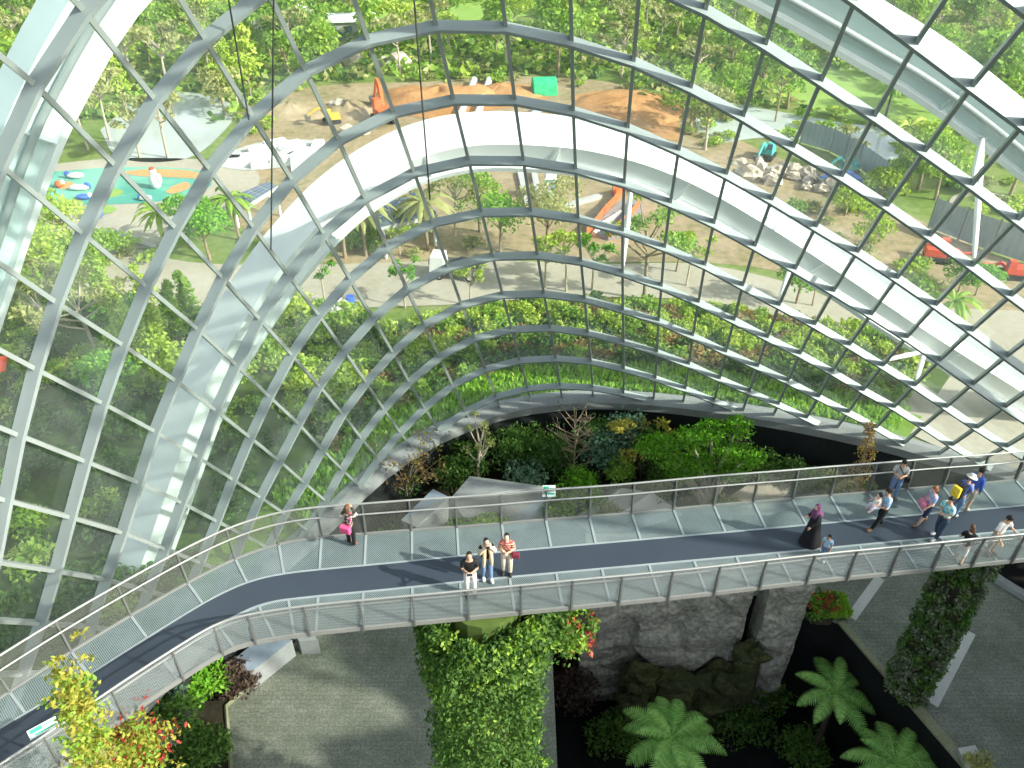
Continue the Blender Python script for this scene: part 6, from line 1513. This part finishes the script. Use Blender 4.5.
# ================================================================ PEOPLE
CLOTH = {}
def cloth(key, c=None, kind=None, c2=None, sc=6):
    if key not in CLOTH:
        CLOTH[key] = mat_pattern('cloth_' + key, kind, c, c2, sc) if kind else mat_plain('cloth_' + key, c, .8, 0, .15, 12)
    return CLOTH[key]
SKIN = mat_plain('skin', (.55, .34, .23), .55, 0, .08, 8)
SKIN2 = mat_plain('skin_pale', (.66, .44, .33), .55, 0, .08, 8)
HAIR = {k: mat_plain('hair_' + k, c, .5, 0, .3, 30) for k, c in {'black': (.018, .014, .012), 'brown': (.12, .06, .03), 'red': (.22, .09, .035)}.items()}
EYE = mat_plain('eye', (.02, .015, .012), .3); LIP = mat_plain('lip', (.42, .16, .13), .5)
def seg_d(p, a, b):
    d = b - a; t = max(0, min(1, (p - a).dot(d) / max(1e-9, d.dot(d)))); return (p - a - d * t).length
def person(px, py, yaw, height, label, arms, legs, top, bottom, shoes, hair, sleeves='short', trousers='long', female=False, lean=0.0, look=(0, 0), skin=SKIN, longhair=False, robe=None, scarf=None, hat=None, vest=None, headscarf=None):
    """stands on the walkway deck at the pixel's point; local y is forward"""
    base = at(px, py, DZ + .02)
    root = empty('person', base, yaw); k = height / 1.70; root.scale = (k, k, k)
    tag(root, label, 'person')
    sw = .150 if female else .172
    P = {}
    P['pelvis'] = V((0, 0, .93)); P['waist'] = V((0, .01 + lean * .12, 1.10)); P['chest'] = V((0, .02 + lean * .32, 1.30)); P['neck'] = V((0, .02 + lean * .45, 1.46)); P['skull'] = V((0, .035 + lean * .52, 1.54))
    for s, n in ((-1, 'l'), (1, 'r')):
        st = legs[0 if s < 0 else 1]            # forward step of the foot
        P['hip' + n] = V((s * .09, 0, .88)); P['knee' + n] = V((s * .10, st * .42 + .03 + max(0, -st) * .10, .49)); P['ank' + n] = V((s * .10, st, .085 + max(0, -st) * .16)); P['toe' + n] = V((s * .12, st + .17, .035 + max(0, -st) * .02))
        P['sho' + n] = V((s * sw, .02 + lean * .40, 1.395))
        el, wr = arms[0 if s < 0 else 1]
        P['elb' + n] = V((s * el[0], el[1] + lean * .35, el[2])); P['wri' + n] = V((s * wr[0], wr[1] + lean * .35, wr[2]))
    R = {'pelvis': .135, 'waist': .108 if female else .122, 'chest': .126 if female else .140, 'neck': .056, 'skull': .06}
    for n in 'lr':
        R.update({'hip' + n: .090, 'knee' + n: .062, 'ank' + n: .042, 'toe' + n: .038, 'sho' + n: .060, 'elb' + n: .041, 'wri' + n: .029})
    E = [('pelvis', 'waist'), ('waist', 'chest'), ('chest', 'neck'), ('neck', 'skull')]
    for n in 'lr': E += [('pelvis', 'hip' + n), ('hip' + n, 'knee' + n), ('knee' + n, 'ank' + n), ('ank' + n, 'toe' + n), ('chest', 'sho' + n), ('sho' + n, 'elb' + n), ('elb' + n, 'wri' + n)]
    names = list(P); me = bpy.data.meshes.new('body_cage')
    me.from_pydata([tuple(P[n]) for n in names], [(names.index(a), names.index(b)) for a, b in E], [])
    tmp = bpy.data.objects.new('body_cage', me); COL.objects.link(tmp)
    tmp.modifiers.new('skin', 'SKIN'); sub = tmp.modifiers.new('sub', 'SUBSURF'); sub.levels = 2; sub.render_levels = 2
    if not me.skin_vertices: me.attributes.new  # layer comes with the modifier
    sv = me.skin_vertices[0].data if me.skin_vertices else None
    if sv is None:
        bm = bmesh.new(); bm.from_mesh(me); lay = bm.verts.layers.skin.verify(); bm.to_mesh(me); bm.free(); sv = me.skin_vertices[0].data
    for i, n in enumerate(names):
        r_ = R[n]; sv[i].radius = (r_, r_ * (.78 if n in ('pelvis', 'waist', 'chest') else 1)); sv[i].use_root = n == 'pelvis'
        if n in ('pelvis', 'waist', 'chest'): sv[i].radius = (r_, r_ * .75)
    dg = bpy.context.evaluated_depsgraph_get(); ev = tmp.evaluated_get(dg); em = ev.to_mesh()
    vs = [v.co.copy() for v in em.vertices]; fs = [tuple(f.vertices) for f in em.polygons]; vn = [v.normal.copy() for v in em.vertices]
    ev.to_mesh_clear(); bpy.data.objects.remove(tmp); bpy.data.meshes.remove(me)
    segs = {(a, b): (P[a], P[b]) for a, b in E}
    def part_of(p):
        best = min(segs, key=lambda s_: seg_d(p, *segs[s_]) - .6 * (R[s_[0]] + R[s_[1]]) / 2); return best
    def region(p):
        a, b = part_of(p)
        if a[:3] == 'ank' or (a[:4] == 'knee' and p.z < .10): return 'shoes'
        if a[:4] == 'knee': return 'calf'
        if a[:3] == 'hip': return 'thigh'
        if (a, b)[1][:3] == 'hip': return 'thigh' if p.z < .98 else 'torso'
        if a == 'pelvis': return 'torso' if p.z > .96 else 'thigh'
        if a[:3] == 'sho':
            t = (p - P[a]).dot(P[b] - P[a]) / (P[b] - P[a]).length_squared; return 'upperarm' if t < .72 else 'elbow'
        if a[:3] == 'elb': return 'forearm'
        if b == 'skull' or (a == 'chest' and b == 'neck' and p.z > P['neck'].z - .02): return 'neck'
        return 'torso'
    reg = [region(v) for v in vs]
    body = MB(); body.v = [tuple(v) for v in vs]; body.f = list(fs); body.m = [body.mi(skin)] * len(fs)
    # head
    hc = P['skull'] + V((0, .02, .085)); Rm = Matrix.Rotation(look[1], 3, 'Z') @ Matrix.Rotation(look[0], 3, 'X')
    rows = []
    for i in range(13):
        th = pi * i / 12; row = []
        for q in range(16):
            ph = 2 * pi * q / 16; d = V((sin(th) * cos(ph), sin(th) * sin(ph), cos(th)))
            x, y, z = d.x * .076, d.y * .095, d.z * .118
            if d.y > 0 and z < 0: x *= 1 - .25 * min(1, -z / .118); 
            if d.y > .9 and -.25 < d.z < .05: y += .020          # nose
            if d.y > .75 and -.75 < d.z < -.55: y += .008        # chin
            row.append(hc + Rm @ V((x, y, z)))
        rows.append(row)
    body.grid(rows, skin, True)
    for s in (-1, 1): body.ball(hc + Rm @ V((s * .078, -.005, -.01)), (.012, .022, .032), skin, 8, 6)
    # hands: palm, four fingers, thumb off its side
    for n, s in (('l', -1), ('r', 1)):
        w_, e_ = P['wri' + n], P['elb' + n]; d = (w_ - e_).normalized(); u = d.cross(V((0, 0, 1)))
        u = u.normalized() if u.length > .1 else V((1, 0, 0)); nv = u.cross(d)
        body.tube([w_, w_ + d * .03, w_ + d * .085], [.027, .036, .032], skin, 8)
        for q, ln in ((-1.5, .060), (-.5, .072), (.5, .068), (1.5, .052)):
            b0 = w_ + d * .08 + u * q * .017; b1 = b0 + d * ln * .55 - nv * .006; b2 = b1 + d * ln * .35 - nv * .022
            body.tube([b0, b1, b2], [.0095, .0085, .006], skin, 6)
        t0 = w_ + d * .035 + u * s * -.030; body.tube([t0, t0 + d * .028 - u * s * .022, t0 + d * .055 - u * s * .024], [.012, .010, .007], skin, 6)
    bo = body.obj('body', root, smooth=True)
    for s in (-1, 1):
        mb = MB(); mb.ball(hc + Rm @ V((s * .031, .083, .010)), (.014, .009, .009), EYE, 8, 6); mb.obj('eye', root)
    mb = MB(); mb.ball(hc + Rm @ V((0, .088, -.060)), (.024, .008, .008), LIP, 8, 6); mb.obj('mouth', root)
    def shell_of(name, regs, off, mat):
        keep = [f for f in fs if all(reg[i] in regs for i in f)]
        if not keep: return
        used = sorted({i for f in keep for i in f}); mp = {i: q for q, i in enumerate(used)}
        mb = MB(); mb.v = [tuple(vs[i] + vn[i] * off) for i in used]; mb.f = [tuple(mp[i] for i in f) for f in keep]; mb.m = [mb.mi(mat)] * len(keep)
        mb.obj(name, root, smooth=True)
    tops = {'torso', 'upperarm'} | ({'elbow', 'forearm'} if sleeves == 'long' else set())
    if sleeves == 'none': tops = {'torso'}
    if robe is None:
        shell_of('trousers' if trousers == 'long' else 'shorts', {'thigh', 'calf'} if trousers == 'long' else {'thigh'}, .016, bottom)
    shell_of('shirt', tops, .020, top)
    if vest is not None: shell_of('vest', {'torso'}, .034, vest)
    shell_of('shoes', {'shoes'}, .014, shoes)
    if robe is not None:
        mb = MB(); rows = []
        for z, rx, ry in ((1.40, .17, .12), (1.30, .20, .15), (1.1, .19, .16), (.9, .22, .19), (.6, .26, .24), (.3, .31, .30), (.04, .36, .36)):
            rows.append([V((cos(a) * rx * (1 + .05 * sin(5 * a) * (1.3 - z)), sin(a) * ry * (1 + .05 * sin(5 * a + 1) * (1.3 - z)) + lean * .3 * z, z)) for a in [2 * pi * q / 30 for q in range(30)]])
        mb.grid(rows, robe, True); mb.obj('robe', root, smooth=True)
    # hair
    if headscarf is None:
        mb = MB(); rows = []
        for i in range(9):
            th = pi * .62 * i / 8; row = []
            for q in range(18):
                ph = 2 * pi * q / 18; d = V((sin(th) * cos(ph), sin(th) * sin(ph), cos(th)))
                if d.y > .35 and d.z < .42: d = V((d.x, d.y, .42)).normalized()
                w_ = 1 + .05 * noise.noise(d * 6 + V((px, 0, 0)))
                row.append(hc + Rm @ V((d.x * .088 * w_, d.y * .104 * w_ - .006, d.z * .132 * w_ + .004)))
            rows.append(row)
        mb.grid(rows, HAIR[hair], True)
        if longhair:
            mb.ball(hc + Rm @ V((0, -.065, -.09)), (.085, .05, .14), HAIR[hair], 12, 10, .3, 2)
        mb.obj('hair', root, smooth=True)
    else:
        mb = MB(); mb.ball(hc + Rm @ V((0, -.022, .004)), (.098, .104, .138), headscarf, 16, 12); mb.obj('headscarf', root, smooth=True)
        mb = MB(); mb.tube([hc + V((0, -.01, -.06)), hc + V((0, 0, -.15)), P['chest'] + V((0, .0, .02))], [.095, .13, .21], headscarf, 16); mb.obj('scarf_drape', root, smooth=True)
    if hat is not None:
        mb = MB(); rows = [[hc + Rm @ V((cos(a) * r_, sin(a) * r_, z)) for a in [2 * pi * q / 20 for q in range(20)]] for r_, z in ((.185, .035), (.17, .055), (.105, .065), (.10, .13), (.06, .155), (.001, .16))]
        mb.grid(rows, hat, True); mb.obj('hat', root, smooth=True)
    if scarf is not None:
        mb = MB(); nk = P['neck']
        mb.tube([nk + V((cos(a) * .105, sin(a) * .095 + .01, .01 * sin(3 * a))) for a in [2 * pi * q / 14 for q in range(15)]], .045, scarf, 8)
        for s in (-1, 1): mb.tube([nk + V((s * .07, .10, -.03)), nk + V((s * .10, .175, -.22)), nk + V((s * .11, .17, -.50)), nk + V((s * .12, .15, -.72))], [.05, .055, .055, .04], scarf, 8)
        mb.obj('scarf', root, smooth=True)
    return root, P, k
DOWN = ((.21, -.02, 1.13), (.215, .06, .87)); HOLD = ((.21, .06, 1.14), (.07, .27, 1.22)); FACE = ((.24, .16, 1.28), (.07, .20, 1.56)); CROSS = ((.21, .04, 1.14), (.06, .20, 1.14)); RAIL = ((.30, .08, 1.14), (.36, .34, 1.02)); CARRY = ((.21, .08, 1.12), (.10, .28, 1.06)); SWING = ((.20, -.16, 1.14), (.21, -.10, .89)); FWD = ((.20, .08, 1.13), (.21, .25, .96))
STAND = (.02, -.02)
W = lambda *c: c
wh = cloth('white', (.78, .77, .72)); bl = cloth('black', (.015, .015, .017)); bei = cloth('beige', (.62, .52, .38)); jean = cloth('denim', (.16, .25, .42)); dj = cloth('dark_denim', (.05, .08, .13)); khaki = cloth('khaki', (.50, .46, .36)); gry = cloth('grey', (.42, .43, .42))
wshoe = cloth('white_shoe', (.80, .78, .75)); dshoe = cloth('dark_shoe', (.03, .03, .035)); bshoe = cloth('brown_shoe', (.18, .11, .07))
FACECAM = pi            # looking back towards the camera
def bag(root_xyz, size, mat, label, name='shoulder_bag', strap=None, rz=0, rest=True):
    o0 = V(root_xyz); root = empty(name, o0, rz); tag(root, label, 'bag')
    mb = rbox((size[0] * 1.7, size[1] * 1.6, size[2] * 1.7), mat, size[1] * .5); mb.obj('bag_body', root)
    mb = MB(); mb.box((0, size[1] * .85, size[2] * .35), (size[0] * 1.5, .02, size[2] * .9), mat); mb.obj('flap', root)
    if strap:
        mb = MB(); mb.tube([V(p) - o0 for p in strap] if rz == 0 else [Matrix.Rotation(-rz, 3, 'Z') @ (V(p) - o0) for p in strap], .016, mat, 5); mb.obj('strap', root)
    return root
def loc(r, v):
    root, P_, k = r
    return root.location + Matrix.Rotation(root.rotation_euler[2], 3, 'Z') @ (V(v) * k)
def phone(r, z, y, label):
    p = loc(r, (0, y, z)); o = MB(); o.box((0, 0, 0), (.15, .012, .08), wh); o.box((0, .008, 0), (.135, .004, .066), dshoe)
    q_ = tag(o.obj('phone', loc=p, rz=r[0].rotation_euler[2]), label, 'phone'); q_.rotation_euler[0] = .7; q_.scale = (1.15,) * 3; return q_
# --- three looking up at the camera -------------------------------------------
a = person(471, 594, pi + .05, 1.74, 'man in black t-shirt and white trousers looking up, holding a phone', (HOLD, HOLD), (.03, .0), bl, wh, dshoe, 'black', look=(.75, 0))
phone(a, 1.30, .42, 'pale phone in the hands of the man in white trousers')
b_ = person(487, 578, pi + .25, 1.66, 'woman with beige scarf and dark vest raising a camera to her face', (FACE, FACE), (.10, -.03), bei, jean, wshoe, 'black', sleeves='long', female=True, look=(.7, 0), skin=SKIN2, scarf=cloth('scarf_beige', (.66, .54, .34)), vest=bl)
mb = MB(); mb.box((0, 0, 0), (.10, .05, .07), dshoe); mb.tube([(0, .02, 0), (0, .07, 0)], .026, dshoe, 10); tag(mb.obj('camera_compact', loc=loc(b_, (0, .24, 1.60)), rz=pi + .25), 'small dark camera held by the woman with the beige scarf', 'camera')
strip = cloth('stripe', (.62, .46, .30), 'stripe', (.45, .08, .09), 3.2)
c_ = person(507, 573, pi - .08, 1.66, 'woman in red and cream striped top with folded arms and pale trousers', (CROSS, CROSS), STAND, strip, cloth('cream', (.68, .60, .46)), dshoe, 'black', sleeves='long', female=True, look=(.7, 0), skin=SKIN2)
mar = cloth('maroon', (.20, .03, .05))
bag(loc(c_, (-.27, .10, .92)), (.13, .07, .11), mar, 'maroon shoulder bag of the woman in the striped top', rz=pi - .08, strap=[loc(c_, (-.24, .10, 1.0)), loc(c_, (-.10, .19, 1.22)), loc(c_, (.10, .12, 1.46))])
# --- lone person by the far rail -----------------------------------------------
d_ = person(352, 545, -.35, 1.60, 'woman at the far handrail with raised arms, seen from behind', (FACE, FACE), STAND, cloth('bw_top', (.55, .42, .38), 'voronoi', (.03, .03, .03), 9), bl, bshoe, 'brown', sleeves='long', female=True, longhair=True, look=(.1, .2))
pink = cloth('pink', (.72, .10, .24))
bag(loc(d_, (.02, -.24, .96)), (.20, .09, .15), pink, 'bright pink bag on the hip of the woman with raised arms', rz=-.35, strap=[loc(d_, (.12, -.18, 1.06)), loc(d_, (.17, -.10, 1.30)), loc(d_, (.12, .05, 1.48))])
# --- crowd at the far end ------------------------------------------------------
pur = cloth('purple', (.13, .045, .11))
e_ = person(810, 542, pi / 2 + .15, 1.56, 'woman in long black robe and purple headscarf walking', (FWD, HOLD), (.16, -.12), bl, bl, dshoe, 'black', sleeves='long', female=True, lean=.12, robe=bl, headscarf=pur, look=(-.2, .2))
person(822, 560, pi / 2 + .9, 1.08, 'small child in light blue at the near handrail beside the robed woman', (DOWN, DOWN), STAND, cloth('lightblue', (.42, .60, .78)), jean, wshoe, 'black', look=(-.1, 0))
chk = cloth('check', (.62, .74, .84), 'check', (.10, .32, .62), 22)
f_ = person(877, 528, pi / 2 + .1, 1.66, 'man in blue checked shirt and black trousers carrying a toddler', (CARRY, CARRY), (.24, -.14), chk, bl, bshoe, 'black', lean=.05, look=(-.25, 0))
# toddler in his arms
tp = loc(f_, (0, .30, 1.02))
def toddler(p, yaw):
    root = empty('person', p, yaw); tag(root, 'dark haired toddler in pale clothes carried in front by the man', 'person')
    mb = MB(); mb.tube([(0, 0, 0), (0, 0, .14), (0, 0, .27), (0, .01, .33)], [.10, .105, .09, .04], SKIN2, 10)
    rows = []
    mb.ball((0, .01, .42), (.075, .085, .10), SKIN2, 12, 10)
    for s in (-1, 1):
        mb.tube([(s * .05, 0, .02), (s * .08, .16, .02), (s * .08, .20, -.14)], [.06, .05, .032], SKIN2, 8); mb.tube([(s * .08, .20, -.14), (s * .08, .27, -.16)], [.034, .024], SKIN2, 8)
        mb.tube([(s * .09, 0, .26), (s * .14, .08, .17), (s * .11, .17, .16)], [.036, .028, .020], SKIN2, 8)
        for q in range(4): mb.tube([(s * .11 + (q - 1.5) * .010, .17, .16), (s * .11 + (q - 1.5) * .011, .215, .150)], [.007, .005], SKIN2, 5)
        mb.tube([(s * .095, .165, .16), (s * .078, .195, .165)], [.008, .006], SKIN2, 5)
        mb.ball((s * .076, .005, .42), (.01, .018, .026), SKIN2, 6, 5)
    mb.ball((0, .095, .41), (.012, .012, .014), SKIN2, 6, 5); mb.obj('body', root, smooth=True)
    mb = MB(); mb.tube([(0, 0, -.03), (0, 0, .14), (0, 0, .28)], [.12, .122, .10], wh, 12); mb.obj('shirt', root, smooth=True)
    for s in (-1, 1):
        mb = MB(); mb.tube([(s * .05, 0, .02), (s * .08, .155, .02), (s * .08, .185, -.08)], [.072, .062, .046], cloth('lilac', (.62, .56, .70)), 8); mb.obj('trouser_leg', root, smooth=True)
        mb = MB(); mb.ball((s * .03, .085, .43), (.010, .008, .009), EYE, 6, 5); mb.obj('eye', root)
    mb = MB(); mb.ball((0, -.008, .445), (.083, .088, .095), HAIR['black'], 12, 9); mb.obj('hair', root, smooth=True)
toddler(tp, pi / 2 + .1)
g_ = person(891, 497, pi - .35, 1.60, 'man in grey t-shirt and blue jeans standing by the far handrail', (HOLD, CROSS), STAND, gry, jean, bshoe, 'black', look=(-.35, .2))
blk2 = cloth('strap_black', (.012, .012, .014))
bag(loc(g_, (-.25, .12, 1.02)), (.10, .07, .13), blk2, 'black sling bag of the man in grey t-shirt', rz=pi - .35, strap=[loc(g_, (-.22, .14, 1.10)), loc(g_, (-.06, .20, 1.28)), loc(g_, (.10, .10, 1.47))])
pinkp = cloth('pink_blue', (.20, .42, .66), 'voronoi', (.74, .46, .58), 7)
h_ = person(922, 524, pi / 2 + .05, 1.58, 'woman with reddish hair in pink and blue top with dark shorts', (FWD, DOWN), (.22, -.16), pinkp, cloth('navy', (.03, .04, .10)), bshoe, 'red', trousers='short', female=True, longhair=True, skin=SKIN2, look=(-.2, .1))
bag(loc(h_, (.0, .27, .98)), (.17, .09, .15), cloth('rose', (.66, .22, .34)), 'rose pink bag held by the woman with reddish hair', rz=pi / 2, strap=[loc(h_, (.08, .22, 1.08)), loc(h_, (.15, .10, 1.30)), loc(h_, (.12, .02, 1.46))])
i_ = person(936, 537, pi / 2 + .35, 1.68, 'person in turquoise print shirt, dark jeans and white shoes', (CROSS, CROSS), (.14, -.06), cloth('turq', (.10, .50, .62), 'voronoi', (.55, .78, .74), 8), dj, wshoe, 'black', look=(-.1, .3))
j_ = person(952, 515, -pi / 2 + .5, 1.60, 'person in sun hat and blue vest with a yellow and black backpack', (FWD, HOLD), (.08, -.06), cloth('bluevest', (.16, .25, .62)), jean, gry, 'black', lean=.22, female=True, hat=cloth('hat', (.66, .62, .56)), look=(-.3, 0))
yb = cloth('yellow', (.72, .56, .05))
root = empty('backpack', loc(j_, (0, -.24, 1.24)), -pi / 2 + .5); tag(root, 'yellow and black backpack worn by the person in the sun hat', 'backpack')
mb = rbox((.30, .20, .48), blk2, .06); mb.obj('pack_body', root)
mb = rbox((.26, .13, .40), yb, .045, (0, -.15, .03)); mb.obj('yellow_pocket', root)
for s in (-1, 1):
    mb = MB(); mb.tube([(s * .10, .06, .20), (s * .12, .18, .22), (s * .13, .36, .10), (s * .12, .22, -.16), (s * .11, .06, -.16)], .018, blk2, 5); mb.obj('strap', root)
k_ = person(963, 509, -pi / 2 + .7, 1.68, 'man in blue jacket and pale shorts behind the sun hat', (FWD, DOWN), (.06, -.08), cloth('royal', (.05, .12, .42)), khaki, gry, 'black', sleeves='long', trousers='short', lean=.12, look=(-.2, 0))
person(957, 563, -.5, 1.40, 'child in black top and white shorts at the near handrail', (FWD, DOWN), (.10, -.10), bl, wh, bshoe, 'brown', trousers='short', female=True, longhair=True, lean=.35, look=(-.4, .3), skin=SKIN2)
person(988, 553, -2.75, 1.64, 'man in white t-shirt and pale shorts leaning on the near handrail', (RAIL, RAIL), STAND, wh, khaki, bshoe, 'black', trousers='short', lean=.10, look=(-.45, 0))
